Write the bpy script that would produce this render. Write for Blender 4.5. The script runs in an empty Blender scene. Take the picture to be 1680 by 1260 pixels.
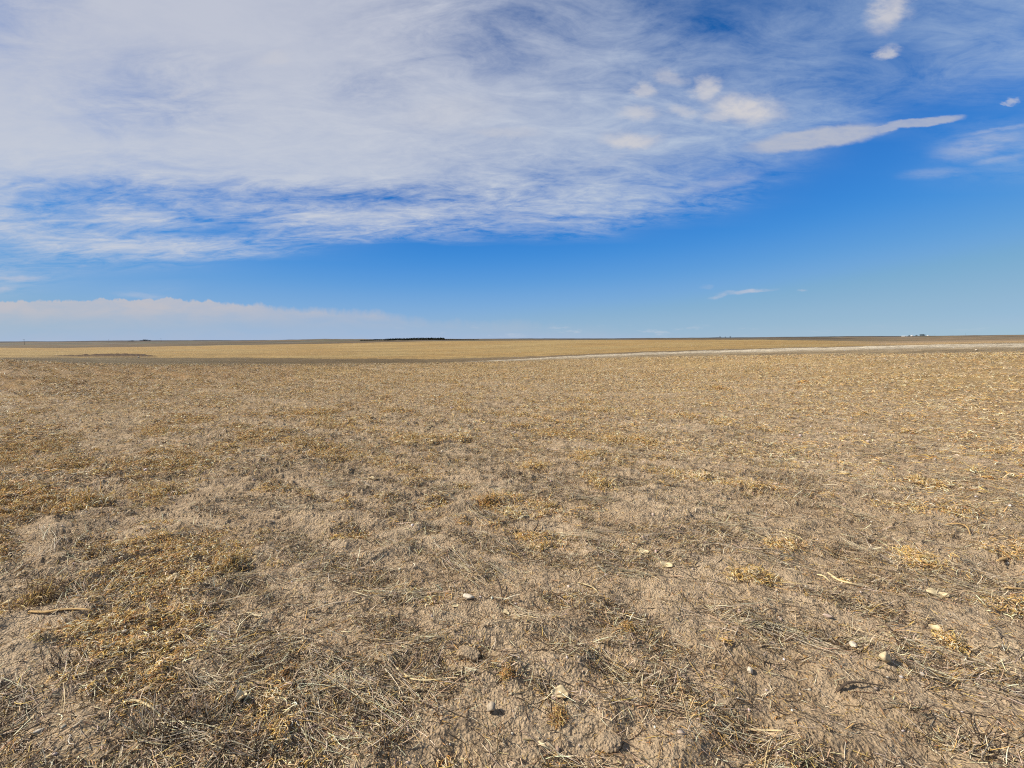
import bpy, math, os
import numpy as np
from math import radians, sin, cos, pi
from mathutils import Vector, Matrix

SKY_ONLY = False
rng = np.random.default_rng(7)
scene = bpy.context.scene
C = scene.collection

# ------------------------------------------------------------------ camera
F_PX, W, Hh = 653.0, 1680.0, 1260.0
CAM_Z = 1.6
PITCH = radians(6.5)
ROLL = radians(0.25)
cam_d = bpy.data.cameras.new('camera')
cam = bpy.data.objects.new('camera', cam_d)
C.objects.link(cam)
cam_d.sensor_width = 36.0
cam_d.lens = F_PX / W * 36.0
cam_d.clip_start = 0.05
cam_d.clip_end = 60000
cam.location = (0, 0, CAM_Z)
fwd = Vector((0, cos(PITCH), -sin(PITCH)))
up0 = Vector((0, sin(PITCH), cos(PITCH)))
rt0 = Vector((1, 0, 0))
rt = rt0 * cos(ROLL) + up0 * sin(ROLL)
up = -rt0 * sin(ROLL) + up0 * cos(ROLL)
# positive ROLL turns the horizon so that its right end sits higher in the picture
rt, up = rt0 * cos(ROLL) - up0 * sin(ROLL), rt0 * sin(ROLL) + up0 * cos(ROLL)
cam.matrix_world = Matrix(((rt.x, up.x, -fwd.x, 0), (rt.y, up.y, -fwd.y, 0),
                           (rt.z, up.z, -fwd.z, CAM_Z), (0, 0, 0, 1)))
scene.camera = cam


def ray(px, py):
    """world direction of a sight line of the survey picture"""
    return fwd + rt * ((px - W / 2) / F_PX) - up * ((py - Hh / 2) / F_PX)


def azt(px, py):
    d = ray(px, py)
    h = math.hypot(d.x, d.y)
    return math.atan2(d.x, d.y), d.z / h


# ------------------------------------------------------------------ noise
_perm = np.random.default_rng(3).permutation(4096).astype(np.int64)
_ang = np.random.default_rng(4).random(4096) * 2 * pi
_gx, _gy = np.cos(_ang), np.sin(_ang)


def gn(x, y, seed=0):
    x = x + seed * 17.13
    y = y - seed * 9.71
    xi = np.floor(x).astype(np.int64); yi = np.floor(y).astype(np.int64)
    xf = x - xi; yf = y - yi
    u = xf * xf * xf * (xf * (xf * 6 - 15) + 10)
    v = yf * yf * yf * (yf * (yf * 6 - 15) + 10)

    def g(ix, iy, fx, fy):
        h = _perm[(_perm[ix & 4095] + iy) & 4095]
        return _gx[h] * fx + _gy[h] * fy
    a = g(xi, yi, xf, yf); b = g(xi + 1, yi, xf - 1, yf)
    c = g(xi, yi + 1, xf, yf - 1); d = g(xi + 1, yi + 1, xf - 1, yf - 1)
    return ((a * (1 - u) + b * u) * (1 - v) + (c * (1 - u) + d * u) * v) * 1.5


def fbm(x, y, o=4, seed=0, gain=0.5):
    s = 0; a = 1; f = 1
    for i in range(o):
        s = s + a * gn(x * f, y * f, seed + i * 3)
        a *= gain; f *= 2.03
    return s


def sstep(a, b, x):
    t = np.clip((x - a) / (b - a), 0, 1)
    return t * t * (3 - 2 * t)


# ------------------------------------------------------------------ terrain profile
# rows: sight line column, then the level at which each distance is seen
R_KEYS = np.array([12, 28, 45, 70, 320, 900, 2500, 7000, 13000.])
TAB = [
    (-500, [None, 596, 592, 588, 572, 569, 565, 562.0, 562.8]),
    (0,    [None, 592, 589, 587, 570.5, 568, 563, 560.0, 560.6]),
    (110,  [None, 599, 592, 587, 571, 567, 562.5, 559.6, 560.2]),
    (240,  [None, 601.5, 593, 587, 569, 565, 561, 558.6, 559.2]),
    (400,  [None, 601, 593, 587.5, 566, 563, 559.8, 558.2, 558.6]),
    (530,  [None, 600, 594, 588.5, 564, 561.3, 556.3, 557.2, 557.6]),
    (700,  [None, 598, 593.5, 590, 560.0, 558.3, 557.0, 556.0, 556.4]),
    (850,  [None, 595, 590, 585.5, 558.7, 557.6, 556.8, 555.6, 556]),
    (1050, [None, 590, 581.5, 577, 557.8, 556.6, 556, 554.9, 555.2]),
    (1260, [None, 587, 577.5, 571.5, 557.2, 555, 554.4, 553.0, 553.6]),
    (1450, [None, 586, 573.5, 567, 560.0, 556, 553, 551.3, 552]),
    (1680, [None, 585, 569, 562.5, 556.5, 553.8, 551.3, 549.5, 550.2]),
    (2300, [None, 585, 568, 561, 555, 552.5, 550, 548, 548.8]),
]
_taz, _tt = [], []
for px, rows in TAB:
    az, _ = azt(px, 556)
    _taz.append(az)
    r_ = []
    for k, y in zip(R_KEYS, rows):
        if y is None:
            r_.append(-CAM_Z / k)
        else:
            r_.append(azt(px, y)[1])
    _tt.append(r_)
_taz = np.array(_taz); _tt = np.array(_tt)
_lk = np.log(R_KEYS)


def t_far(az, r):
    """elevation tangent seen from eye level at azimuth az and distance r (r >= 12)"""
    cols = [np.interp(az, _taz, _tt[:, i]) for i in range(len(R_KEYS))]
    lr = np.log(np.maximum(r, 12.0))
    out = np.zeros_like(lr)
    # piecewise with smoothed z (cos interpolation in log r between keys, on z)
    for i in range(len(R_KEYS) - 1):
        m = (lr >= _lk[i]) & (lr <= _lk[i + 1] + 1e-9)
        if i == len(R_KEYS) - 2:
            m = lr >= _lk[i]
        w = np.clip((lr - _lk[i]) / (_lk[i + 1] - _lk[i]), 0, 1)
        t = cols[i] * (1 - w) + cols[i + 1] * w
        out = np.where(m, t, out)
    return out


def height(x, y, micro=True):
    x = np.asarray(x, float); y = np.asarray(y, float)
    r = np.hypot(x, y)
    az = np.arctan2(x, y)
    azc = np.clip(az, _taz[0], _taz[-1])
    far = CAM_Z + t_far(azc, r) * r
    wfar = sstep(13, 24, r)
    z = far * wfar
    # broad, faint swells of the far land
    a_ = 0.0006 * np.clip(r - 300, 0, 4000)
    z = z + a_ * (fbm(az * 9, np.log(np.maximum(r, 1)) * 3, 3, 11) + .5 * fbm(az * 40, np.log(np.maximum(r, 1)) * 5, 2, 12)) * sstep(350, 900, r) * 1.7
    if micro:
        fade = 1 - sstep(14, 40, r)
        rip = np.zeros_like(z)
        # soft ground undulation
        z = z + 0.030 * fbm(x / 1.7, y / 1.7, 2, 21) * sstep(0, 2, r)
        # wheel furrows curving away on the left
        d1 = (-0.34 * x + 0.94 * y) + 0.10 * gn(x / 0.8, y / 0.8, 31)
        fm = np.clip(fbm(x / 1.3 + 4, y / 1.3, 2, 33) * 1.3 + 0.35 - 0.15 * np.clip(x, -3, 3), 0, 1)
        rip = rip + (0.016 + 0.010 * sstep(2.5, 4, r)) * np.sin(d1 * 2 * pi / 0.27) * fm
        # drill furrows across the whole field
        vv = 0.47 * x + 0.883 * y + 0.05 * gn(x / 0.9, y / 0.9, 37)
        rip = rip + 0.009 * np.sin(vv * 2 * pi / 0.36) * np.clip(.6 + gn(x / 1.1, y / 1.1, 38), 0, 1.2) * sstep(-2.5, -.5, x)
        # sharp broken lips that throw thin shadows across the view
        lx = fbm(x / 0.55, y / 0.16, 3, 35)
        rip = rip + 0.022 * (np.abs(lx) < 0.12) * (1 - np.abs(lx) / 0.12) * sstep(2.2, 4.5, r)
        # clods
        n1 = fbm(x / 0.26, y / 0.26, 3, 41)
        n2 = fbm(x / 0.10, y / 0.055, 3, 43)
        n3 = gn(x / 0.016, y / 0.016, 47)
        n4 = fbm(x / 0.055, y / 0.026, 2, 48)
        rip = rip + 0.021 * n1 + 0.0085 * np.abs(n2) * (0.5 + 0.9 * np.clip(n1 + .4, 0, 1.2)) + 0.0030 * n3 + 0.0050 * (0.35 - np.abs(n4)) * (0.6 + .6 * np.clip(n1 + .3, 0, 1))
        # rougher clods where the surface is broken
        cl = sstep(0.15, 0.55, fbm(x / 0.5, y / 0.5, 2, 51))
        rip = rip + cl * 0.020 * np.clip(0.35 - np.abs(gn(x / 0.11, y / 0.11, 53)), -0.2, 1)
        z = z + rip * fade
        z = z + 0.03 * fbm(x / 0.9, y / 0.9, 2, 57) * sstep(8, 20, r) * (1 - sstep(28, 60, r))
    return z


def gp(px, py, z0=0.0):
    d = ray(px, py)
    t = (CAM_Z - z0) / -d.z
    x, y = d.x * t, d.y * t
    for _ in range(4):
        zz = float(height(np.array([x]), np.array([y]))[0])
        t = (CAM_Z - zz) / -d.z
        x, y = d.x * t, d.y * t
    return x, y, zz


def at_r(px, py, r):
    """ground point on sight column px at distance r"""
    az, _ = azt(px, py)
    x, y = r * sin(az), r * cos(az)
    return x, y, float(height(np.array([x]), np.array([y]))[0])


# ------------------------------------------------------------------ node helpers
class NT:
    def __init__(s, tree):
        s.t = tree; s.n = tree.nodes; s.l = tree.links

    def new(s, typ, **kw):
        nd = s.n.new(typ)
        for k, v in kw.items():
            setattr(nd, k, v)
        return nd

    def put(s, sock, v):
        if isinstance(v, bpy.types.NodeSocket):
            s.l.new(v, sock)
        elif v is not None:
            sock.default_value = v

    def m(s, op, a, b=None, c=None, clamp=False):
        nd = s.new('ShaderNodeMath', operation=op, use_clamp=clamp)
        s.put(nd.inputs[0], a)
        if b is not None: s.put(nd.inputs[1], b)
        if c is not None: s.put(nd.inputs[2], c)
        return nd.outputs[0]

    def vm(s, op, a, b=None, scale=None):
        nd = s.new('ShaderNodeVectorMath', operation=op)
        s.put(nd.inputs[0], a)
        if b is not None: s.put(nd.inputs[1], b)
        if scale is not None: s.put(nd.inputs['Scale'], scale)
        return nd.outputs['Value'] if op in ('DOT_PRODUCT', 'LENGTH', 'DISTANCE') else nd.outputs[0]

    def xyz(s, x, y, z=0.0):
        nd = s.new('ShaderNodeCombineXYZ')
        s.put(nd.inputs[0], x); s.put(nd.inputs[1], y); s.put(nd.inputs[2], z)
        return nd.outputs[0]

    def mapping(s, v, loc=(0, 0, 0), rot=(0, 0, 0), scale=(1, 1, 1), kind='POINT'):
        nd = s.new('ShaderNodeMapping', vector_type=kind)
        s.put(nd.inputs['Vector'], v)
        nd.inputs['Location'].default_value = loc
        nd.inputs['Rotation'].default_value = rot
        nd.inputs['Scale'].default_value = scale
        return nd.outputs[0]

    def noise(s, v, scale=1, detail=4, rough=0.5, dist=0, col=False, dim='3D', lac=2.0):
        nd = s.new('ShaderNodeTexNoise', noise_dimensions=dim)
        s.put(nd.inputs['Vector'], v)
        nd.inputs['Scale'].default_value = scale
        nd.inputs['Detail'].default_value = detail
        nd.inputs['Roughness'].default_value = rough
        nd.inputs['Distortion'].default_value = dist
        nd.inputs['Lacunarity'].default_value = lac
        return nd.outputs['Color' if col else 'Fac']

    def ramp(s, f, a, b, lo=0.0, hi=1.0, kind='SMOOTHSTEP'):
        nd = s.new('ShaderNodeMapRange', interpolation_type=kind)
        s.put(nd.inputs[0], f)
        for i, v in enumerate((a, b, lo, hi)):
            s.put(nd.inputs[1 + i], v)
        return nd.outputs[0]

    def mix(s, f, a, b, blend='MIX', clamp=False):
        nd = s.new('ShaderNodeMix', data_type='RGBA', blend_type=blend)
        nd.clamp_factor = True
        nd.clamp_result = clamp
        s.put(nd.inputs[0], f)
        for k, v in ((6, a), (7, b)):
            if isinstance(v, (tuple, list)) and len(v) == 3: v = tuple(v) + (1,)
            s.put(nd.inputs[k], v)
        return nd.outputs[2]


def curve_node(T, val, ys):
    nd = T.new('ShaderNodeFloatCurve')
    T.put(nd.inputs['Value'], val)
    c = nd.mapping.curves[0]
    n = len(ys)
    c.points[0].location = (0, ys[0]); c.points[1].location = (1, ys[-1])
    for i in range(1, n - 1):
        c.points.new(i / (n - 1), ys[i])
    for p in c.points:
        p.handle_type = 'AUTO_CLAMPED'
    nd.mapping.update()
    return nd.outputs[0]


# ------------------------------------------------------------------ light
SUN_EL, SUN_AZ = radians(37), radians(-86)      # azimuth from +Y (ahead), negative = left
sd = Vector((sin(SUN_AZ) * cos(SUN_EL), cos(SUN_AZ) * cos(SUN_EL), sin(SUN_EL)))
sun_d = bpy.data.lights.new('sun', 'SUN')
sun_d.energy = 5.0
sun_d.angle = radians(0.53)
sun_d.color = (1.0, 0.94, 0.85)
sun = bpy.data.objects.new('sun', sun_d)
C.objects.link(sun)
sun.rotation_euler = sd.to_track_quat('Z', 'Y').to_euler()

world = bpy.data.worlds.new('World')
scene.world = world
world.use_nodes = True
T = NT(world.node_tree)
T.n.clear()
STR = 0.10
sky = T.new('ShaderNodeTexSky', sky_type='NISHITA')
sky.sun_disc = False
sky.sun_elevation = SUN_EL
sky.sun_rotation = SUN_AZ
sky.altitude = 1300
sky.air_density = 0.7
sky.dust_density = 0.1
sky.ozone_density = 3.0
tc = T.new('ShaderNodeTexCoord')
D = tc.outputs['Generated']
def lin(v):
    v /= 255.0
    return v / 12.92 if v <= 0.04045 else ((v + 0.055) / 1.055) ** 2.4


# camera-like colour response of the clear sky (one curve per channel)
rc = T.new('ShaderNodeRGBCurve')
phase = T.ramp(T.vm('DOT_PRODUCT', D, tuple(sd)), -0.1, 0.75, 1.04, 0.70)      # tame the forward-scatter glow
T.l.new(T.vm('SCALE', sky.outputs[0], scale=T.m('MULTIPLY', phase, STR)), rc.inputs['Color'])
for ci, pts in enumerate(([(60, 30), (75, 40), (91, 52), (113, 90), (132, 117), (164, 141), (193, 152), (215, 160)],
                          [(80, 88), (101, 109), (121, 130), (146, 154), (167, 168), (197, 179), (221, 185), (240, 190)],
                          [(110, 150), (140, 186), (163, 210), (189, 218), (206, 217), (221, 209), (240, 210)])):
    cv_ = rc.mapping.curves[ci]
    P_ = [(0, 0)] + [(lin(p), lin(q)) for p, q in pts] + [(1, lin(pts[-1][1] + 6))]
    cv_.points[0].location = P_[0]; cv_.points[1].location = P_[-1]
    for p in P_[1:-1]:
        cv_.points.new(*p)
    for p in cv_.points:
        p.handle_type = 'AUTO_CLAMPED'
rc.mapping.update()
sky_c = T.vm('SCALE', rc.outputs[0], scale=1 / STR)

# directions measured in a fixed frame facing north over the field
a = T.vm('DOT_PRODUCT', D, tuple(rt)); b = T.vm('DOT_PRODUCT', D, tuple(up))
w = T.m('MAXIMUM', T.vm('DOT_PRODUCT', D, tuple(fwd)), 0.12)
X = T.m('MULTIPLY_ADD', T.m('DIVIDE', a, w), F_PX / 1000, 0.84)     # thousandths of a sight unit
Y = T.m('MULTIPLY_ADD', T.m('DIVIDE', b, w), -F_PX / 1000, 0.63)
sx = T.new('ShaderNodeSeparateXYZ'); T.l.new(D, sx.inputs[0])
zc = T.m('ADD', T.m('MAXIMUM', sx.outputs[2], 0.0), 0.16)
PL = T.xyz(T.m('DIVIDE', sx.outputs[0], zc), T.m('DIVIDE', sx.outputs[1], zc), 0.0)   # high cloud deck
XY = T.xyz(X, Y, 0.0)

# streaks drawn out along the wind, nearly across the view
fibv = T.mapping(PL, rot=(0, 0, radians(-14)), scale=(0.55, 1.5, 1))
wv = T.noise(fibv, 1.3, 5, 0.55, 0.3, col=True)
wsep = T.new('ShaderNodeSeparateColor'); T.l.new(wv, wsep.inputs[0])
wx = T.m('MULTIPLY', T.m('SUBTRACT', wsep.outputs[0], 0.5), 0.16)
wy = T.m('MULTIPLY', T.m('SUBTRACT', wsep.outputs[1], 0.5), 0.040)
Xw = T.m('ADD', X, wx); Yw = T.m('ADD', Y, wy)

ROWS = [
    (0,   [.50, .85, .98, .98, .96, .84, .64, .42, .42, .18, .14, .26, .28, .38, .55]),
    (50,  [.70, .92, .98, .98, .96, .84, .62, .46, .50, .38, .22, .28, .26, .38, .38]),
    (95,  [.90, .92, .80, .92, .96, .88, .64, .52, .60, .54, .40, .30, .16, .40, .50]),
    (145, [.95, .86, .72, .84, .95, .74, .88, .80, .62, .52, .48, .45, .22, .22, .15]),
    (190, [.97, .90, .70, .85, .92, .90, .88, .86, .82, .68, .58, .52, .30, .04, .06]),
    (240, [.96, .95, .95, .95, .95, .93, .85, .84, .80, .68, .60, .30, .02, .14, .38]),
    (285, [.88, .86, .78, .85, .92, .90, .78, .62, .55, .50, .36, .10, .02, .10, .12]),
    (318, [.66, .24, .30, .36, .22, .24, .34, .62, .66, .62, .22, .02, .00, .00, .00]),
    (350, [.74, .26, .72, .26, .68, .78, .66, .42, .66, .30, .06, .00, .00, .00, .00]),
    (378, [.66, .46, .16, .06, .50, .52, .42, .20, .18, .03, .00, .00, .00, .00, .00]),
    (404, [.20, .62, .82, .66, .16, .03, .00, .00, .00, .00, .00, .00, .00, .00, .00]),
    (430, [.16, .12, .10, .04, .00, .00, .00, .00, .00, .00, .00, .00, .00, .00, .00]),
    (458, [.30, .06, .00, .00, .00, .00, .00, .00, .00, .00, .00, .00, .00, .00, .00]),
    (480, [.08, .02, .06, .00, .00, .00, .00, .00, .00, .00, .00, .00, .00, .00, .00]),
]
xn = T.m('DIVIDE', Xw, 1.68, clamp=True)
acc = None
for i, (yy, vals) in enumerate(ROWS):
    cv = curve_node(T, xn, vals)
    y0 = yy / 1000
    up_w = T.ramp(Yw, (ROWS[i - 1][0] / 1000) if i else -9.0, y0, 0, 1, 'LINEAR') if i else 1.0
    dn_w = T.ramp(Yw, y0, (ROWS[i + 1][0] / 1000) if i < len(ROWS) - 1 else y0 + .02, 1, 0, 'LINEAR')
    wgt = dn_w if i == 0 else T.m('MULTIPLY', up_w, dn_w)
    acc = T.m('MULTIPLY', cv, wgt) if acc is None else T.m('MULTIPLY_ADD', cv, wgt, acc)
G = acc
fib = T.noise(T.mapping(PL, loc=(3.1, 1.7, 0), rot=(0, 0, radians(-12)), scale=(0.9, 2.3, 1)), 3.3, 10, 0.67, 0.9)
fib2 = T.noise(T.mapping(PL, loc=(7.1, 2.7, 0), rot=(0, 0, radians(18)), scale=(1.1, 2.2, 1)), 9.0, 8, 0.68, 0.5)
fine = T.m('ADD', T.m('MULTIPLY', T.m('SUBTRACT', fib, 0.5), 1.7), T.m('MULTIPLY', T.m('SUBTRACT', fib2, 0.5), 0.9))
amp = T.m('MULTIPLY_ADD', T.m('MULTIPLY', G, T.m('SUBTRACT', 1.0, G)), 2.9, 0.06)
amp = T.m('MULTIPLY', T.m('MULTIPLY', amp, T.ramp(G, 0.0, 0.12)), T.ramp(Y, .27, .33, 1.0, 1.5))
dens = T.m('MULTIPLY_ADD', T.m('ADD', fine, .04), amp, G, clamp=True)

# separate smaller clouds: (x, y, half length, half height, rotation, strength)
LENS = [(1342, 227, 142, 21, -8, 1.0), (1400, 218, 70, 12, -7, .7), (1512, 200, 85, 9, -6, .85), (1440, 212, 60, 9, -10, .8)]
PUFF = [(1225, 180, 88, 36, 4, 1.0), (1160, 145, 34, 30, 0, .8), (1057, 150, 26, 18, 20, .65), (1048, 187, 46, 17, 5, .65),
        (1095, 126, 40, 16, 12, .45), (1035, 231, 70, 19, 2, .85), (1118, 182, 44, 12, 8, .5), (1185, 190, 50, 18, 0, .6),
        (1458, 20, 58, 40, -34, .85), (1455, 86, 30, 15, -18, .75), (1660, 165, 16, 9, 0, .6), (1655, 171, 14, 4, 0, .5),
        (826, 217, 80, 13, 2, .35), (450, 94, 46, 15, -8, .3), (300, 155, 25, 8, -25, .2), (740, 185, 120, 40, -8, .2)]
WISP = [(1610, 238, 110, 26, -12, .42), (1640, 262, 60, 9, -8, .35), (1530, 285, 80, 12, -4, .22), (1640, 212, 90, 6, -9, .35),
        (1225, 478, 62, 4.5, -4, .8), (1182, 484, 26, 4.5, -18, .7), (1318, 476, 12, 3, -2, .45), (1160, 471, 14, 5, -4, .2),
        (30, 457, 60, 6, 0, .6), (8, 475, 26, 8, -5, .6), (235, 485, 60, 8, 4, .35), (135, 437, 14, 3, 0, .3),
        (1000, 262, 100, 10, -20, .25), (860, 357, 60, 10, 10, .3), (1180, 300, 100, 16, -14, .35)]


def blobs(lst, warp_s, warp_a, detail, soft):
    wn = T.noise(T.mapping(XY, scale=(1, 2.0, 1)), warp_s, detail, 0.62, 0, col=True)
    wn = T.vm('MULTIPLY', T.vm('SUBTRACT', wn, (0.5, 0.5, 0.5)), (warp_a, warp_a * .5, 0))
    P = T.vm('ADD', XY, wn)
    tot = None
    for (x, y, sxx, syy, rot, s_) in lst:
        q = T.mapping(P, loc=(x / 1000, y / 1000, 0), rot=(0, 0, radians(rot)), scale=(sxx / 1000, syy / 1000, 1), kind='TEXTURE')
        L = T.vm('LENGTH', T.vm('MULTIPLY', q, (1, 1, 0)))
        v = T.ramp(L, 1.0, 1.0 - soft, 0, s_)
        tot = v if tot is None else T.m('MAXIMUM', tot, v)
    return tot


b1 = blobs(LENS, 30, 0.024, 7, 0.42)
b2 = blobs(PUFF, 24, 0.062, 8, 0.8)
b3 = blobs(WISP, 30, 0.022, 5, 0.8)
tex = T.noise(T.mapping(XY, scale=(1, 1.8, 1)), 40, 6, 0.6, 0.4)
b2 = T.m('MULTIPLY', b2, T.ramp(tex, 0.25, 0.6, 0.68, 1.0))
b1 = T.m('MULTIPLY', b1, T.ramp(T.noise(T.mapping(XY, rot=(0, 0, radians(8)), scale=(1, 3.0, 1)), 26, 7, 0.66, 0.3), 0.3, 0.62, 0.8, 1.0))
b3 = T.m('MULTIPLY', b3, T.ramp(T.noise(T.mapping(XY, rot=(0, 0, radians(12)), scale=(1, 4, 1)), 18, 6, .65), 0.3, 0.62, 0.25, 1.1))

# bank of cumulus along the horizon, heaped top at the left
topc = [.493, .492, .489, .494, .502, .506, .522, .524, .530, .543, .548, .552, .556, .556, .556]
topv = curve_node(T, T.m('DIVIDE', X, 1.68, clamp=True), [(v - .45) * 8 for v in topc])
topv = T.m('MULTIPLY_ADD', topv, 1 / 8, .45)
bump = T.noise(T.mapping(XY, scale=(1, .3, 1)), 34, 4, 0.55)
bump2 = T.noise(T.mapping(XY, scale=(1, .8, 1)), 90, 4, 0.6)
edge = T.m('ADD', T.m('MULTIPLY_ADD', T.m('SUBTRACT', bump, 0.5), -0.024, topv), T.m('MULTIPLY', T.m('SUBTRACT', bump2, .5), -.010))
into = T.m('SUBTRACT', Y, edge)
wide = curve_node(T, T.m('DIVIDE', X, 1.68, clamp=True), [.10, .08, .07, .1, .25, .4, .45, .5, .6, .6, .6, .6, .6, .6, .6])
bank = T.m('DIVIDE', into, T.m('MULTIPLY', wide, .035), clamp=True)
fadeb = T.ramp(Y, .500, .545, 1.0, .30)
strv = curve_node(T, T.m('DIVIDE', X, 1.68, clamp=True), [.95, .95, .95, .92, .85, .78, .66, .66, .55, .34, .2, .12, .06, .0, .0])
bn = T.ramp(T.noise(T.mapping(XY, scale=(1, 3.5, 1)), 14, 6, 0.6, 0.3), .3, .65, .72, 1.0)
bank = T.m('MULTIPLY', T.m('MULTIPLY', bank, fadeb), T.m('MULTIPLY', strv, bn))
# little far heaps low on the horizon
low = T.noise(T.mapping(XY, scale=(1, 4.5, 1)), 17, 7, 0.68)
lowm = T.m('MULTIPLY', T.ramp(Y, .530, .540), T.ramp(Y, .548, .556, 1, .2))
lowx = T.m('MULTIPLY', T.ramp(X, .60, .72), T.ramp(X, 1.0, 1.35, 1, .3))
lowc = T.m('MULTIPLY', T.m('MULTIPLY', T.ramp(low, .53, .68, 0, .42), lowm), lowx)

EXPO = 0.62
K = 1.0 / STR
col_sheet = T.mix(T.ramp(Y, .0, .40), (.515 * K, .548 * K, .650 * K), (.55 * K, .60 * K, .70 * K))
col_sheet = T.mix(T.ramp(X, .6, 1.5), col_sheet, (.37 * K, .49 * K, .68 * K))
out = T.mix(dens, sky_c, col_sheet)
out = T.mix(b3, out, (.50 * K, .545 * K, .66 * K))
out = T.mix(T.m('MULTIPLY', b2, .97), out, (.63 * K, .62 * K, .645 * K))
out = T.mix(T.m('MULTIPLY', b1, .92), out, (.47 * K, .50 * K, .59 * K))
out = T.mix(bank, out, (.525 * K, .52 * K, .565 * K))
out = T.mix(lowc, out, (.58 * K, .62 * K, .70 * K))
bg = T.new('ShaderNodeBackground')
bg.inputs['Strength'].default_value = STR * 2 ** -EXPO       # the picture is exposed a little brighter
T.l.new(out, bg.inputs['Color'])
wo = T.new('ShaderNodeOutputWorld')
T.l.new(bg.outputs[0], wo.inputs['Surface'])
world.cycles.sampling_method = 'MANUAL'
world.cycles.sample_map_resolution = 512

vs = scene.view_settings
vs.view_transform = 'Standard'; vs.look = 'None'; vs.gamma = 1; vs.exposure = EXPO
scene.render.resolution_x = 1024; scene.render.resolution_y = 768
scene.render.engine = 'CYCLES'
cy = scene.cycles
cy.use_denoising = False
cy.max_bounces = 4; cy.diffuse_bounces = 3; cy.glossy_bounces = 1; cy.transparent_max_bounces = 4
cy.filter_width = 1.15

# ================================================================== tagging
def tag(o, label=None, cat=None, group=None, kind=None):
    if label: o['label'] = label
    if cat: o['category'] = cat
    if group: o['group'] = group
    if kind: o['kind'] = kind
    return o


def mesh_np(name, verts, quads=None, tris=None, mat=None, smooth=False, attrs=None, parent=None, corner_n=None):
    """build one mesh object from numpy arrays"""
    me = bpy.data.meshes.new(name)
    verts = np.ascontiguousarray(verts, dtype=np.float32).reshape(-1, 3)
    me.vertices.add(len(verts))
    me.vertices.foreach_set('co', verts.ravel())
    idx, starts = [], []
    off = 0
    if quads is not None and len(quads):
        idx.append(np.asarray(quads, np.int32).ravel())
        starts.append(np.arange(len(quads), dtype=np.int32) * 4 + off)
        off += len(quads) * 4
    if tris is not None and len(tris):
        idx.append(np.asarray(tris, np.int32).ravel())
        starts.append(np.arange(len(tris), dtype=np.int32) * 3 + off)
        off += len(tris) * 3
    idx = np.concatenate(idx); starts = np.concatenate(starts)
    me.loops.add(len(idx)); me.loops.foreach_set('vertex_index', idx)
    me.polygons.add(len(starts)); me.polygons.foreach_set('loop_start', starts)
    if smooth:
        me.polygons.foreach_set('use_smooth', np.ones(len(starts), bool))
    for k, v in (attrs or {}).items():
        v = np.asarray(v, np.float32)
        if v.ndim == 2:
            at = me.attributes.new(k, 'FLOAT_COLOR', 'POINT')
            if v.shape[1] == 3:
                v = np.concatenate([v, np.ones((len(v), 1), np.float32)], 1)
            at.data.foreach_set('color', np.ascontiguousarray(v).ravel())
        else:
            at = me.attributes.new(k, 'FLOAT', 'POINT')
            at.data.foreach_set('value', v)
    me.update(calc_edges=True)
    me.validate()
    if mat: me.materials.append(mat)
    o = bpy.data.objects.new(name, me)
    C.objects.link(o)
    if parent: o.parent = parent
    return o


def new_mat(name):
    m = bpy.data.materials.new(name); m.use_nodes = True
    T = NT(m.node_tree)
    bs = T.n['Principled BSDF']
    return m, T, bs


def attr_mat(name, rough=0.75, spec=0.25, nscale=60, var=0.25, transl=0.0):
    m, T, bs = new_mat(name)
    at = T.new('ShaderNodeAttribute', attribute_name='tint')
    tc = T.new('ShaderNodeTexCoord')
    n = T.noise(tc.outputs['Object'], nscale, 3, 0.6)
    v = T.ramp(n, 0.25, 0.75, 1 - var, 1 + var, 'LINEAR')
    col = T.vm('SCALE', at.outputs['Color'], scale=v)
    T.l.new(col, bs.inputs['Base Color'])
    bs.inputs['Roughness'].default_value = rough
    bs.inputs['Specular IOR Level'].default_value = spec
    return m


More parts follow.
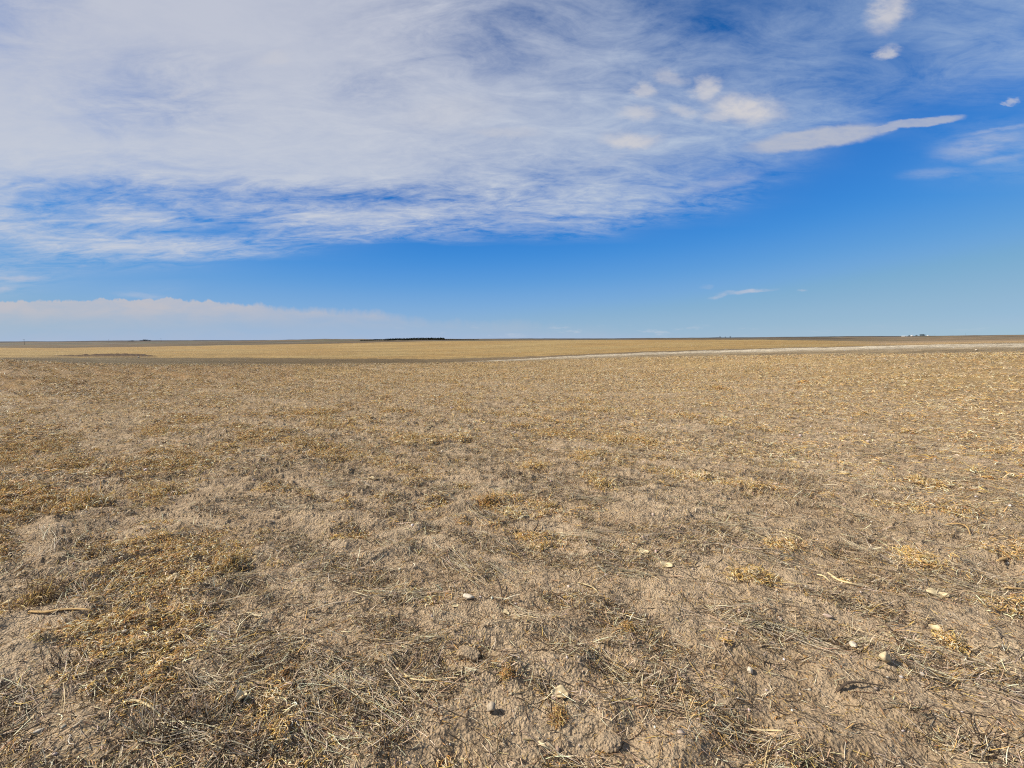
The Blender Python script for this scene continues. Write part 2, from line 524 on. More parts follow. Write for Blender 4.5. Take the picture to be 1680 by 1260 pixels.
# ================================================================== ground sheet
def build_ground():
    fov = np.radians(57)
    nA = 1180
    dense = np.linspace(-fov, fov, nA)
    rest = np.linspace(fov, 2 * pi - fov, 90)[1:-1]
    az = np.concatenate([dense, rest])
    nC = len(az)
    # rings: even in sight depression near by, then in log distance
    p = np.linspace(CAM_Z / 0.95, CAM_Z / 30, 900)
    near = CAM_Z / p
    lead = np.linspace(0.02, 0.9, 24)
    k = np.exp(np.linspace(math.log(30.2), math.log(13000), 330))
    rr = np.concatenate([lead, near, k])
    R, A = np.meshgrid(rr, az, indexing='ij')
    Xg = R * np.sin(A); Yg = R * np.cos(A)
    Z = height(Xg, Yg)
    # mound of a weedy bank on the left
    pxa = np.array([azt(x, 575)[0] for x in (40, 90, 150, 200, 232, 258)])
    mh = np.interp(A, pxa, [0, .25, .62, .8, .7, 0], left=0, right=0)
    wob = 1 + 0.25 * gn(A * 160, R * 0.03, 81) + 0.15 * gn(A * 420, R * 0.03, 82)
    mound = mh * wob * np.exp(-((R - 84) / 9.0) ** 2)
    Z = Z + 0.55 * mound

    # land colours by strip of farmland
    az_px = lambda x: azt(x, 556)[0]
    nz = lambda s, q, sd_: fbm(A * s, np.log(R) * q, 3, sd_)
    col = np.zeros(R.shape + (3,)); fac = np.zeros(R.shape)

    def lay(c, m):
        m = np.clip(m, 0, 1)[..., None]
        nonlocal col
        col = col * (1 - m) + np.array(c) * m
    gold = (0.365, 0.252, 0.100); dk = (0.155, 0.108, 0.052); gry = (0.32, 0.235, 0.130)
    pale = (0.66, 0.56, 0.40); brown = (0.135, 0.085, 0.042); far1 = (0.105, 0.085, 0.055); far2 = (0.060, 0.055, 0.050)
    wr = R * (1 + 0.05 * nz(14, 2, 61) + 0.03 * nz(70, 9, 63))
    rightness = sstep(az_px(640), az_px(980), A + 0.01 * nz(6, 2, 64))
    c0 = np.array(dk) * (1 - rightness[..., None]) + np.array(gry) * rightness[..., None]
    orange = (0.33, 0.205, 0.085)
    lay(orange, 1 + 0 * R)
    e1 = np.interp(A, [az_px(0), az_px(130), az_px(400), az_px(900), az_px(1680)], [30, 29, 28, 29, 30])
    m1 = sstep(-3.5, 2.5, wr - e1 + 1.5 * nz(60, 10, 79))
    col = col * (1 - m1[..., None]) + c0 * m1[..., None]
    # greyer green in the hollow on the left
    lay((0.185, 0.142, 0.078), m1 * (1 - sstep(az_px(200), az_px(520), A)) * (0.6 + 0.5 * nz(10, 6, 65)))
    # pale stony strip
    s1 = np.interp(A, [az_px(740), az_px(850), az_px(1260), az_px(1680)], [34, 40, 46, 47])
    s2 = np.interp(A, [az_px(740), az_px(850), az_px(1260), az_px(1680)], [36, 50, 66, 69])
    ms = sstep(-7, 8, wr - s1) * (1 - sstep(-1, 1, wr - s2)) * sstep(az_px(735), az_px(830), A)
    ms = ms * np.clip(0.72 + 0.4 * nz(30, 14, 66) + .55 * nz(150, 40, 80), 0.15, 1)
    lay(pale, ms)
    # dark rim, then the golden stubble
    g1 = np.interp(A, [az_px(0), az_px(700), az_px(850), az_px(950), az_px(1400), az_px(1680)], [70, 72, 68, 66, 74, 76])
    lay((0.15, 0.105, 0.06), sstep(-2, 1, wr - s2) * rightness * 0.8 * (1 - sstep(az_px(1350), az_px(1550), A)))
    mg = sstep(-2, 3, wr - g1)
    lay(gold, mg)
    lay((0.34, 0.212, 0.075), mg * np.clip(0.45 + 0.9 * nz(3.5, 3, 72), 0, .8))
    lay((0.26, 0.17, 0.068), mg * sstep(.1, .5, nz(5, 16, 73)) * .5)
    lay((0.30, 0.21, 0.12), mg * sstep(az_px(1330), az_px(1500), A + 0.01 * nz(8, 3, 67)) * sstep(90, 130, R))
    lay((0.40, 0.27, 0.13), mg * sstep(az_px(1400), az_px(1500), A) * (1 - sstep(130, 200, R)))
    lay((0.085, 0.052, 0.030), np.clip(mound * 2.6, 0, 1) * 0.95)
    # beyond the crest
    g2 = np.interp(A, [az_px(0), az_px(240), az_px(530), az_px(700), az_px(1050), az_px(1400)], [330, 330, 325, 330, 340, 300])
    mf = sstep(-8, 8, wr - g2)
    lay(brown, mf)
    lay((0.09, 0.08, 0.045), mf * sstep(0.05, .4, nz(5, 7, 68)))
    lay(far1, sstep(800, 1000, wr) * (0.7 + .6 * nz(4, 5, 69)))
    lay((0.15, 0.125, 0.07), sstep(900, 1100, wr) * sstep(0.1, .5, nz(6, 6, 70)) * 0.8)
    lay((0.28, 0.195, 0.11), mf * sstep(az_px(1300), az_px(1500), A) * (0.75 + .5 * nz(5, 8, 71)))
    for sd_, thr, cc_ in ((74, .12, (.10, .105, .055)), (75, .2, (.22, .145, .07)), (76, .15, (.085, .055, .032)), (77, .3, (.15, .14, .12))):
        lay(cc_, mf * sstep(thr, thr + .22, nz(2.6, 11, sd_)) * .75)
    lay(far2, sstep(2300, 4200, wr) * (1 - 0.75 * sstep(az_px(1420), az_px(1560), A)))
    # stubble at the rim of the near field turns golden, rusty on the left
    rim = sstep(13, 26, wr) * (0.75 + .5 * nz(8, 5, 78))
    rimc = np.where((A < az_px(480))[..., None], np.array([.36, .205, .075]), np.array([.46, .31, .125]))
    near = (1 - m1)[..., None]
    col = col * (1 - near) + rimc * near
    fac = np.clip(np.maximum(m1, rim * .75), 0, 1)
    ang = np.arange(nC)
    i0 = (np.arange(len(rr) - 1)[:, None] * nC + ang[None, :])
    i1 = (np.arange(len(rr) - 1)[:, None] * nC + (ang[None, :] + 1) % nC)
    quads = np.stack([i0, i0 + nC, i1 + nC, i1], -1).reshape(-1, 4)
    V = np.stack([Xg, Yg, Z], -1).reshape(-1, 3)
    # closing cap under the camera
    V = np.concatenate([V, [[0, 0, float(Z[0].mean())]]])
    tris = np.stack([np.full(nC, len(V) - 1), ang, (ang + 1) % nC], -1)
    colv = np.concatenate([col.reshape(-1, 3), [[.3, .2, .1]]]); facv = np.concatenate([fac.ravel(), [0]])

    m, T, bs = new_mat('field_soil')
    geo = T.new('ShaderNodeNewGeometry'); P = geo.outputs['Position']
    land = T.new('ShaderNodeAttribute', attribute_name='land'); lf = T.new('ShaderNodeAttribute', attribute_name='far')
    n_big = T.noise(P, 0.9, 5, 0.6)
    n_mid = T.noise(P, 7.0, 6, 0.65)
    n_fin = T.noise(P, 70.0, 5, 0.7)
    n_grain = T.noise(P, 420.0, 3, 0.6)
    soil = T.mix(T.ramp(n_mid, .32, .68), SOIL_A, SOIL_B)
    soil = T.mix(T.ramp(n_big, .35, .7), soil, SOIL_C)
    soil = T.vm('SCALE', soil, scale=T.ramp(n_fin, .25, .75, .70, 1.28, 'LINEAR'))
    soil = T.vm('SCALE', soil, scale=T.ramp(n_grain, .25, .75, .80, 1.2, 'LINEAR'))
    # crushed chaff trodden into the surface, in drifts
    drift = T.ramp(T.noise(T.mapping(P, rot=(0, 0, radians(28)), scale=(.5, 1.6, 1)), 2.2, 4, .6), .42, .66)
    chs = T.ramp(T.noise(T.mapping(P, rot=(0, 0, radians(28)), scale=(.45, 1.5, 1)), 190, 4, .75), .52, .63)
    soil = T.mix(T.m('MULTIPLY', chs, T.ramp(drift, 0, 1, .25, .75)), soil, (0.50, 0.40, 0.25))
    drk = T.ramp(T.noise(T.mapping(P, rot=(0, 0, radians(-20)), scale=(.6, 1.5, 1)), 130, 5, .75), .56, .66)
    soil = T.mix(T.m('MULTIPLY', drk, .55), soil, (0.13, 0.09, 0.055))
    # far: coarser litter seen at a shallow angle
    dist = T.vm('LENGTH', P)
    lit = T.noise(P, 11.0, 4, .75)
    gl = T.ramp(T.noise(P, 1.6, 4, .6), .40, .62)
    farsoil = T.mix(T.ramp(lit, .40, .62), (0.26, 0.175, 0.10), (0.54, 0.40, 0.225))
    farsoil = T.mix(T.m('MULTIPLY', gl, .45), farsoil, (0.40, 0.25, 0.09))
    bare = T.noise(T.mapping(P, rot=(0, 0, radians(32)), scale=(.12, .8, 1)), 1.0, 5, .6)
    farsoil = T.mix(T.ramp(bare, .5, .66, 0, .6), farsoil, (0.49, 0.37, 0.24))
    soil = T.mix(T.ramp(dist, 6, 16), soil, farsoil)
    lv = T.noise(P, .35, 6, .72)
    row = T.noise(T.mapping(P, rot=(0, 0, radians(4)), scale=(.02, .22, 1)), 1.0, 7, .72)
    spk = T.noise(P, 2.6, 3, .8)
    lc = T.vm('SCALE', land.outputs['Color'], scale=T.ramp(lv, .3, .7, .60, 1.02, 'LINEAR'))
    lc = T.vm('SCALE', lc, scale=T.ramp(row, .3, .7, .70, 1.28, 'LINEAR'))
    lc = T.vm('SCALE', lc, scale=T.ramp(spk, .3, .7, .66, 1.36, 'LINEAR'))
    colr = T.mix(lf.outputs['Fac'], soil, lc)
    T.l.new(colr, bs.inputs['Base Color'])
    bs.inputs['Roughness'].default_value = 0.95
    bs.inputs['Specular IOR Level'].default_value = 0.12
    # crumbs
    vor = T.new('ShaderNodeTexVoronoi', feature='F1'); T.l.new(P, vor.inputs['Vector']); vor.inputs['Scale'].default_value = 85
    crumb = T.m('SUBTRACT', T.ramp(vor.outputs['Distance'], 0, .7, 1, 0), .5)
    vor2 = T.new('ShaderNodeTexVoronoi', feature='F1'); T.l.new(T.vm('ADD', P, T.vm('SCALE', T.noise(P, 30, 2, .5, col=True), scale=.03)), vor2.inputs['Vector']); vor2.inputs['Scale'].default_value = 34
    crumb2 = T.m('MULTIPLY', T.ramp(vor2.outputs['Distance'], .1, .75, 1, 0), T.ramp(n_mid, .42, .6))
    hgt = T.m('ADD', T.m('ADD', T.m('MULTIPLY', crumb, .6), T.m('MULTIPLY', crumb2, .8)), T.m('ADD', n_fin, T.m('MULTIPLY', n_grain, .35)))
    bp = T.new('ShaderNodeBump'); bp.inputs['Strength'].default_value = 0.9
    bp.inputs['Distance'].default_value = 0.02
    T.l.new(hgt, bp.inputs['Height'])
    bp2 = T.new('ShaderNodeBump'); bp2.inputs['Distance'].default_value = 0.12
    T.l.new(T.ramp(dist, 5, 14, 0, .7), bp2.inputs['Strength'])
    T.l.new(lit, bp2.inputs['Height']); T.l.new(bp.outputs[0], bp2.inputs['Normal'])
    T.l.new(bp2.outputs[0], bs.inputs['Normal'])
    o = mesh_np('ground', V, quads=quads, tris=tris[:, ::-1], mat=m, smooth=True, attrs={'land': colv, 'far': facv})
    tag(o, kind='structure')
    return o


SOIL_A = (0.465, 0.340, 0.208); SOIL_B = (0.31, 0.212, 0.122); SOIL_C = (0.52, 0.388, 0.245)
build_ground()

# ================================================================== litter
HALF = radians(56)


def scatter(n, r0, r1, power=0.0, mask=None, over=3.0, half=HALF):
    """points with density falling as r**power per unit area, thinned by a mask"""
    out = []
    got = 0
    while got < n:
        k = int(n * over)
        u = rng.random(k)
        e = 2 + power
        if abs(e) < 1e-6: r = r0 * (r1 / r0) ** u
        else: r = (r0 ** e + u * (r1 ** e - r0 ** e)) ** (1 / e)
        a_ = (rng.random(k) * 2 - 1) * half
        x, y = r * np.sin(a_), r * np.cos(a_)
        if mask is not None:
            keep = rng.random(k) < mask(x, y)
            x, y = x[keep], y[keep]
        out.append(np.stack([x, y], 1)); got += len(x)
    return np.concatenate(out)[:n]


def pal(n, cols, wts, jit=0.12, idx=None):
    cols = np.array(cols, float)
    if idx is None:
        idx = rng.choice(len(cols), n, p=np.array(wts) / np.sum(wts))
    c = cols[idx] * (1 + jit * rng.standard_normal((n, 1))) * (1 + 0.05 * rng.standard_normal((n, 3)))
    return np.clip(c, 0.01, 0.85)


def strands(xy, head, length, rad, curl, lift0, lift1, seg, col, flat=0.55, arch=0.0, base_z=None, twist=None):
    """tapered three-sided strands; returns verts, quads, colours"""
    n = len(xy)
    t = np.linspace(0, 1, seg + 1)[None, :]
    L = length[:, None]; cu = curl[:, None]
    ang = head[:, None] + cu * (t - 0.5)
    dx = np.cos(ang) * L / seg; dy = np.sin(ang) * L / seg
    px_ = np.cumsum(dx, 1) - dx; py_ = np.cumsum(dy, 1) - dy
    X_ = xy[:, :1] + px_ - px_[:, -1:] / 2 * (0 if lift1 is None else 1)
    Y_ = xy[:, 1:] + py_ - py_[:, -1:] / 2 * (0 if lift1 is None else 1)
    if base_z is None:
        za = height(X_[:, 0], Y_[:, 0]) + lift0
        zb = height(X_[:, -1], Y_[:, -1]) + (lift1 if lift1 is not None else 0)
        zm = height(X_[:, seg // 2], Y_[:, seg // 2])
        tm = t[0, seg // 2]
        need = np.maximum(zm + rad - (za * (1 - tm) + zb * tm), 0) if 0 < tm < 1 else 0
        Z_ = za[:, None] * (1 - t) + zb[:, None] * t + (arch + need)[:, None] * 4 * t * (1 - t) if np.ndim(need) else za[:, None] * (1 - t) + zb[:, None] * t
    else:
        Z_ = base_z[0][:, None] + (base_z[1] - base_z[0])[:, None] * t + (np.asarray(arch) * np.ones(n))[:, None] * 4 * t * (1 - t)
    pr = rad[:, None] * (1 - 0.55 * t ** 2) * (0.75 + 0.25 * np.minimum(t * 6, 1))
    nx = -np.sin(ang); ny = np.cos(ang)
    rot = rng.random(n)[:, None] * 2 * pi
    P_ = []
    for k in range(3):
        a_ = rot + k * 2 * pi / 3
        P_.append(np.stack([X_ + nx * np.cos(a_) * pr, Y_ + ny * np.cos(a_) * pr, Z_ + np.sin(a_) * pr * flat], -1))
    V = np.stack(P_, 2)                      # n, seg+1, 3, 3
    V = V.reshape(-1, 3)
    base = (np.arange(n) * (seg + 1) * 3)[:, None, None] + (np.arange(seg) * 3)[None, :, None]
    k = np.arange(3)[None, None, :]; k2 = (k + 1) % 3
    Q = np.stack([base + k, base + k2, base + k2 + 3, base + k + 3], -1).reshape(-1, 4)
    cc = np.repeat(col, (seg + 1) * 3, 0)
    return V, Q, cc


class Heap:
    def __init__(s): s.v, s.q, s.c, s.n = [], [], [], 0
    def add(s, vqc):
        v, q, c = vqc
        s.v.append(v); s.q.append(q + s.n); s.c.append(c); s.n += len(v)
    def build(s, name, mat, **kw):
        return mesh_np(name, np.concatenate(s.v), quads=np.concatenate(s.q), mat=mat, attrs={'tint': np.concatenate(s.c)}, **kw)


MAIN = radians(-28)
SILV = (0.56, 0.46, 0.315); TAN = (0.55, 0.40, 0.22); GOLD = (0.60, 0.385, 0.120); ORNG = (0.42, 0.205, 0.06)
CREAM = (0.80, 0.68, 0.44); DARK = (0.055, 0.038, 0.024); BRN = (0.20, 0.13, 0.07); GREY = (0.25, 0.20, 0.14)


def rot2(x, y, a_): return x * cos(a_) + y * sin(a_), -x * sin(a_) + y * cos(a_)


def lanes(x, y):
    # weedy and bare lanes left by the machines, all running the drilling direction
    v = 0.53 * x + 0.85 * y + 0.22 * gn(x / 2.3, y / 2.3, 105)
    g = lambda c, w: np.exp(-((v - c) / w) ** 2)
    return g(.85, .50) + .9 * g(3.35, .38) + .8 * g(4.75, .45) + .7 * g(6.6, .55) + .7 * g(8.6, .6) + .6 * g(11, .8) + .6 * g(14, 1.0)


def mat_mask(x, y):
    u, v = rot2(x, y, MAIN)
    m = fbm(u / 1.1, v / 0.28, 3, 101)
    m2 = fbm(x / 0.9, y / 0.9, 2, 103)
    rows = 0.5 + 0.5 * np.cos((v + 0.05 * gn(x / .5, y / .5, 107)) * 2 * pi / 0.36)
    low = sstep(-.1, -1.3, x) * (1 - sstep(2.2, 3.6, np.hypot(x, y)))
    m = m + .12 * low
    return np.clip(0.05 + .12 * low + (0.45 + 0.9 * rows) * sstep(-0.05, 0.6, m + 0.5 * m2 + .25 * rows), 0.04, 1)


def weed_mask(x, y):
    r = np.hypot(x, y)
    u, v = rot2(x, y, MAIN)
    m = .6 * fbm(u / 1.6, v / 0.6, 3, 111) + 0.50 * fbm(x / 0.33, y / 0.3, 2, 113) + 0.30 * (lanes(x, y) - .45)
    left = np.clip(-x / np.maximum(y, .5) + .25, -.6, 1.2)
    lvl = 0.26 - 0.20 * left * sstep(1.6, 3.5, r) + 0.10 * (1 - sstep(1.6, 3.2, r))
    return sstep(lvl, lvl + 0.35, m)


def heads(x, y, n, spread):
    f = gn(x / 1.6, y / 1.6, 121) * 0.8
    return MAIN + f + rng.standard_normal(n) * spread


straw_mat = attr_mat('straw', rough=0.6, spec=0.3, nscale=90, var=0.2)
weed_mat = attr_mat('weed', rough=0.8, spec=0.15, nscale=70, var=0.3)
dark_mat = attr_mat('old_stem', rough=0.85, spec=0.1, nscale=80, var=0.3)

# straw
hp = Heap()
n = 56000
xy = scatter(n, 1.0, 6.5, -0.9, mat_mask)
h_ = heads(xy[:, 0], xy[:, 1], n, 0.85)
L_ = np.clip(rng.lognormal(math.log(0.038), 0.6, n), 0.012, 0.22)
hp.add(strands(xy, h_, L_, rng.uniform(.0010, .0026, n), rng.standard_normal(n) * 0.35, rng.uniform(0, .006, n),
               rng.uniform(0, .012, n) + (rng.random(n) < .3) * rng.uniform(0, .04, n), 3,
               pal(n, [SILV, TAN, GREY, GOLD, BRN, CREAM, DARK], [24, 24, 14, 10, 14, 8, 14])))
# bundles pressed together along the drilling direction
nb = 150
c_ = scatter(nb, 1.1, 5.0, -0.8, mat_mask)
per = 26
cx = np.repeat(c_, per, 0); bh = np.repeat(heads(c_[:, 0], c_[:, 1], nb, 0.25), per)
off_u = rng.standard_normal(nb * per) * 0.10; off_v = rng.standard_normal(nb * per) * 0.022
xy = np.stack([cx[:, 0] + np.cos(bh) * off_u - np.sin(bh) * off_v, cx[:, 1] + np.sin(bh) * off_u + np.cos(bh) * off_v], 1)
k = len(xy)
hp.add(strands(xy, bh + rng.standard_normal(k) * 0.20, rng.uniform(.07, .24, k), rng.uniform(.0009, .0019, k),
               rng.standard_normal(k) * 0.3, rng.uniform(0, .014, k), rng.uniform(0, .018, k), 3,
               pal(k, [SILV, CREAM, TAN, GREY], [40, 16, 26, 14])))
n = 60000
xy = scatter(n, 5.5, 15, -0.7, lambda x, y: 0.3 + 0.7 * mat_mask(x, y))
hp.add(strands(xy, heads(xy[:, 0], xy[:, 1], n, 0.9), rng.uniform(.04, .17, n), rng.uniform(.0014, .0030, n),
               rng.standard_normal(n) * 0.5, rng.uniform(0, .01, n), rng.uniform(0, .03, n), 2,
               pal(n, [SILV, TAN, GREY, GOLD, BRN, CREAM, DARK], [24, 26, 8, 18, 12, 9, 6])))
o = hp.build('straw', straw_mat); tag(o, 'thin grey and tan straw strewn flat over the bare soil', 'straw', kind='stuff')

# chaff
hp = Heap()
n = 86000
xy = scatter(n, 1.0, 8, -0.85, lambda x, y: 0.12 + 0.88 * mat_mask(x, y))
hp.add(strands(xy, rng.random(n) * 2 * pi, rng.uniform(.006, .032, n), rng.uniform(.0009, .0028, n), rng.standard_normal(n) * .6,
               rng.uniform(0, .010, n), rng.uniform(0, .020, n), 1,
               pal(n, [SILV, TAN, GOLD, BRN, CREAM, DARK, ORNG], [18, 22, 15, 16, 8, 26, 8])))
def flake_mask(x, y):
    u, v = rot2(x, y, MAIN)
    return np.clip(0.42 + 0.55 * fbm(u / 5.0, v / 0.9, 3, 131) + .5 * fbm(x / 1.6, y / 1.3, 2, 132) + .25 * (lanes(x, y) - .4), .07, 1)


n = 150000
xy = scatter(n, 5.5, 34, -0.9, flake_mask)
rr_ = np.hypot(xy[:, 0], xy[:, 1])
sc = np.clip(rr_ / 12, .8, 1.55)
hp.add(strands(xy, rng.random(n) * 2 * pi, rng.uniform(.03, .085, n) * sc, rng.uniform(.0028, .006, n) * sc, rng.standard_normal(n) * .6,
               rng.uniform(0, .02, n), rng.uniform(0, .05, n) * sc, 1,
               pal(n, [CREAM, TAN, GOLD, BRN, SILV, DARK, ORNG], [19, 25, 25, 10, 8, 17, 9]), flat=1.0))
# broken pale stalk pieces
n = 5200
xy = scatter(n, 2.2, 30, -0.75, lambda x, y: np.clip(.35 + .9 * fbm(x / 2.2, y / 1.6, 2, 141), .08, 1))
rr_ = np.hypot(xy[:, 0], xy[:, 1])
hp.add(strands(xy, rng.random(n) * 2 * pi, rng.uniform(.04, .16, n), rng.uniform(.002, .0045, n) * np.clip(rr_ / 7, .8, 1.9), rng.standard_normal(n) * .7,
               rng.uniform(0, .02, n), rng.uniform(0, .06, n), 3, pal(n, [CREAM, TAN, GOLD, SILV], [45, 25, 15, 15])))
o = hp.build('chaff', straw_mat); tag(o, 'fine broken chaff and stubble bits covering the whole field', 'chaff', kind='stuff')


# curly dried weeds
def weed_bits(c, rad, hgt, per, ln, w, cols, wts):
    n_ = len(c) * per
    cc = np.repeat(c, per, 0); R_ = np.repeat(rad, per); H_ = np.repeat(hgt, per)
    a_ = rng.random(n_) * 2 * pi; q = np.sqrt(rng.random(n_)) * R_
    xy_ = cc + np.stack([np.cos(a_) * q * 1.25, np.sin(a_) * q * 0.85], 1)
    g = height(xy_[:, 0], xy_[:, 1])
    top = H_ * np.clip(1 - (q / R_) ** 2, 0.08, 1)
    z0 = g + rng.random(n_) * top
    z1 = np.maximum(z0 + rng.standard_normal(n_) * 0.5 * H_ * .6, g + .001)
    return strands(xy_, rng.random(n_) * 2 * pi, rng.uniform(ln[0], ln[1], n_), rng.uniform(w[0], w[1], n_),
                   rng.standard_normal(n_) * 2.2, 0, 0, 3, pal(n_, cols, wts), base_z=(z0, z1), arch=H_ * .15, flat=0.8)


hp = Heap()
WC = [GOLD, TAN, ORNG, BRN, CREAM, DARK]; WW = [34, 30, 9, 10, 15, 6]
c_ = scatter(2700, 1.1, 10, -0.35, weed_mask, over=8)
k = len(c_)
rc_ = np.hypot(c_[:, 0], c_[:, 1])
hp.add(weed_bits(c_, rng.uniform(.025, .12, k) * np.clip(rc_ / 3, .7, 1.7), rng.uniform(.012, .05, k) * np.clip(rc_ / 3, .7, 2.2), 36, (.016, .06), (.0012, .0036), WC, WW))
c_ = scatter(6500, 6, 33, -0.7, lambda x, y: 0.06 + 0.94 * weed_mask(x, y), over=5)
k = len(c_)
hp.add(weed_bits(c_, rng.uniform(.06, .26, k), rng.uniform(.03, .09, k), 16, (.04, .11), (.003, .007), WC, [30, 30, 12, 12, 14, 5]))
# low sprawl of small rusty fragments everywhere
c_ = scatter(2600, 1.0, 7, -0.8)
k = len(c_)
hp.add(weed_bits(c_, rng.uniform(.02, .07, k), rng.uniform(.004, .016, k), 12, (.008, .025), (.0007, .0016), [GOLD, ORNG, BRN, DARK], [28, 22, 26, 24]))
o = hp.build('dry_weeds', weed_mat); tag(o, 'curled golden and rusty dried weeds lying in drifts across the field', 'dried weeds', kind='stuff')

# old dark stems, some still upright
hp = Heap()
n = 42000
xy = scatter(n, 1.0, 11, -0.7, lambda x, y: .14 + .86 * mat_mask(x, y))
hp.add(strands(xy, heads(xy[:, 0], xy[:, 1], n, 1.0), rng.uniform(.03, .15, n), rng.uniform(.0011, .0028, n), rng.standard_normal(n) * .8,
               rng.uniform(0, .006, n), rng.uniform(0, .02, n), 3, pal(n, [DARK, BRN, GREY], [56, 28, 16])))
n = 2600
c_ = scatter(n, 1.1, 8, -0.7, weed_mask, over=6)
g = height(c_[:, 0], c_[:, 1])
c2 = scatter(4200, 1.0, 6.5, -0.8, lambda x, y: mat_mask(x, y) ** 2, over=10)
g2 = height(c2[:, 0], c2[:, 1]); n2 = len(c2)
hp.add(strands(c2, rng.random(n2) * 2 * pi, rng.uniform(.004, .03, n2), rng.uniform(.0011, .0020, n2), rng.standard_normal(n2) * .5, 0, None, 3,
               pal(n2, [DARK, BRN, GREY, SILV], [30, 20, 30, 20]), base_z=(g2 - .004, g2 + rng.uniform(.012, .05, n2)), arch=0.0))
hp.add(strands(c_, rng.random(n) * 2 * pi, rng.uniform(.005, .04, n), rng.uniform(.0008, .0016, n), rng.standard_normal(n) * .8, 0, None, 3,
               pal(n, [BRN, DARK, TAN, GREY], [30, 20, 30, 20]), base_z=(g - .004, g + rng.uniform(.02, .075, n)), arch=0.0))
o = hp.build('old_stems', dark_mat); tag(o, 'weathered dark stems lying and poking up among the straw', 'stems', kind='stuff')


# gravel
def rock_arrays(n, seed, sub=1):
    import bmesh
    bm = bmesh.new(); bmesh.ops.create_icosphere(bm, subdivisions=sub, radius=1.0)
    v = np.array([p.co[:] for p in bm.verts]); f = np.array([[q.index for q in p.verts] for p in bm.faces]); bm.free()
    return v, f


bv, bf = rock_arrays(1, 0, 1)
n = 2600
xy = scatter(n, 1.0, 12, -1.0)
g = height(xy[:, 0], xy[:, 1])
s_ = np.clip(rng.lognormal(math.log(.0042), .5, n), .002, .014) * np.clip(np.hypot(xy[:, 0], xy[:, 1]) / 4, 1, 2)
vv = bv[None] * (1 + .22 * rng.standard_normal((n, len(bv), 1))) * (s_[:, None] * rng.uniform(.6, 1.3, (n, 3)))[:, None, :]
vv = vv + np.stack([xy[:, 0], xy[:, 1], g + s_ * .2], 1)[:, None, :]
ff = (bf[None] + (np.arange(n) * len(bv))[:, None, None]).reshape(-1, 3)
gc = np.repeat(pal(n, [(.50, .42, .34), (.36, .28, .21), (.60, .52, .44), (.28, .2, .14)], [35, 35, 12, 18]), len(bv), 0)
stone_mat = attr_mat('stone', rough=0.9, spec=0.2, nscale=120, var=0.22)
o = mesh_np('gravel', vv.reshape(-1, 3), tris=ff, mat=stone_mat, attrs={'tint': gc})
tag(o, 'tiny pale pebbles and crumbs scattered through the soil', 'gravel', kind='stuff')

# ================================================================== single things lying on the field
import bmesh


def simple_mat(name, col, rough=0.85, spec=0.2, ns=30, var=0.3, col2=None, bump=0.0, bd=0.002, rng_=(0.3, 0.7)):
    m, T, bs = new_mat(name)
    tc = T.new('ShaderNodeTexCoord')
    n = T.noise(tc.outputs['Object'], ns, 5, 0.65)
    c2 = col2 or tuple(c * (1 - var) for c in col)
    T.l.new(T.mix(T.ramp(n, rng_[0], rng_[1]), c2, col), bs.inputs['Base Color'])
    bs.inputs['Roughness'].default_value = rough
    bs.inputs['Specular IOR Level'].default_value = spec
    if bump:
        b = T.new('ShaderNodeBump'); b.inputs['Strength'].default_value = bump; b.inputs['Distance'].default_value = bd
        T.l.new(n, b.inputs['Height']); T.l.new(b.outputs[0], bs.inputs['Normal'])
    return m


M_WHITE = simple_mat('limestone', (.60, .51, .38), ns=90, var=.35, bump=.8)
M_CREAM = simple_mat('cream_stone', (.58, .46, .27), ns=90, var=.4, bump=.8)
M_PINK = simple_mat('pink_stone', (.55, .41, .31), ns=90, var=.3, bump=.7)
M_GREY = simple_mat('grey_stone', (.40, .325, .23), ns=90, var=.4, bump=.9)
M_CLOD = bpy.data.materials['field_soil']
M_STALK = simple_mat('pale_stalk', (.60, .47, .25), ns=60, var=.3, bump=.4)
M_ORSTK = simple_mat('orange_stalk', (.50, .32, .13), ns=60, var=.35, bump=.4)
M_DKSTK = simple_mat('dark_stick', (.085, .060, .040), ns=50, var=.4, bump=.5)
M_HUSK = simple_mat('husk', (.60, .48, .28), ns=60, var=.3, bump=.5)


def rock(name, px, py, wpx, label, mat, asp=(1, .8, .55), seed=0, cat='stone', group=None, sub=3, rough=.22, rz=None, sink=.22, r=None):
    """irregular stone about wpx survey pixels wide"""
    if r is None: x, y, z = gp(px, py)
    else: x, y, z = at_r(px, py, r)
    dist = math.sqrt(x * x + y * y + CAM_Z ** 2)
    s = wpx / F_PX * dist / 2 * 0.78
    v, f = rock_arrays(1, 0, sub)
    g = np.random.default_rng(seed + 500)
    k = g.normal(size=(9, 3)); k /= np.linalg.norm(k, axis=1)[:, None]
    h = np.ones(len(v))
    k = g.normal(size=(15, 3)); k /= np.linalg.norm(k, axis=1)[:, None]
    for kk in k:                             # broken faces
        h = np.minimum(h, g.uniform(.45, .86) / np.maximum(v @ kk, 1e-3))
    h = h * (1 + .05 * gn(v[:, 0] * 6 + seed, v[:, 1] * 6 + v[:, 2] * 5, seed + 2))
    if sub >= 5:
        h = h * (1 + .07 * fbm(v[:, 0] * 4 + v[:, 2] * 3, v[:, 1] * 4 - v[:, 2] * 4, 5, seed + 9, .62))
    v = v * h[:, None] * np.array(asp) * s
    o = mesh_np(name, v, tris=f, mat=mat, smooth=False)
    o.location = (x, y, z + s * asp[2] * (1 - 2 * sink))
    o.rotation_euler = (g.uniform(-.15, .15), g.uniform(-.15, .15), g.uniform(-.6, .6) if rz is None else rz)
    tag(o, label, cat, group)
    return o


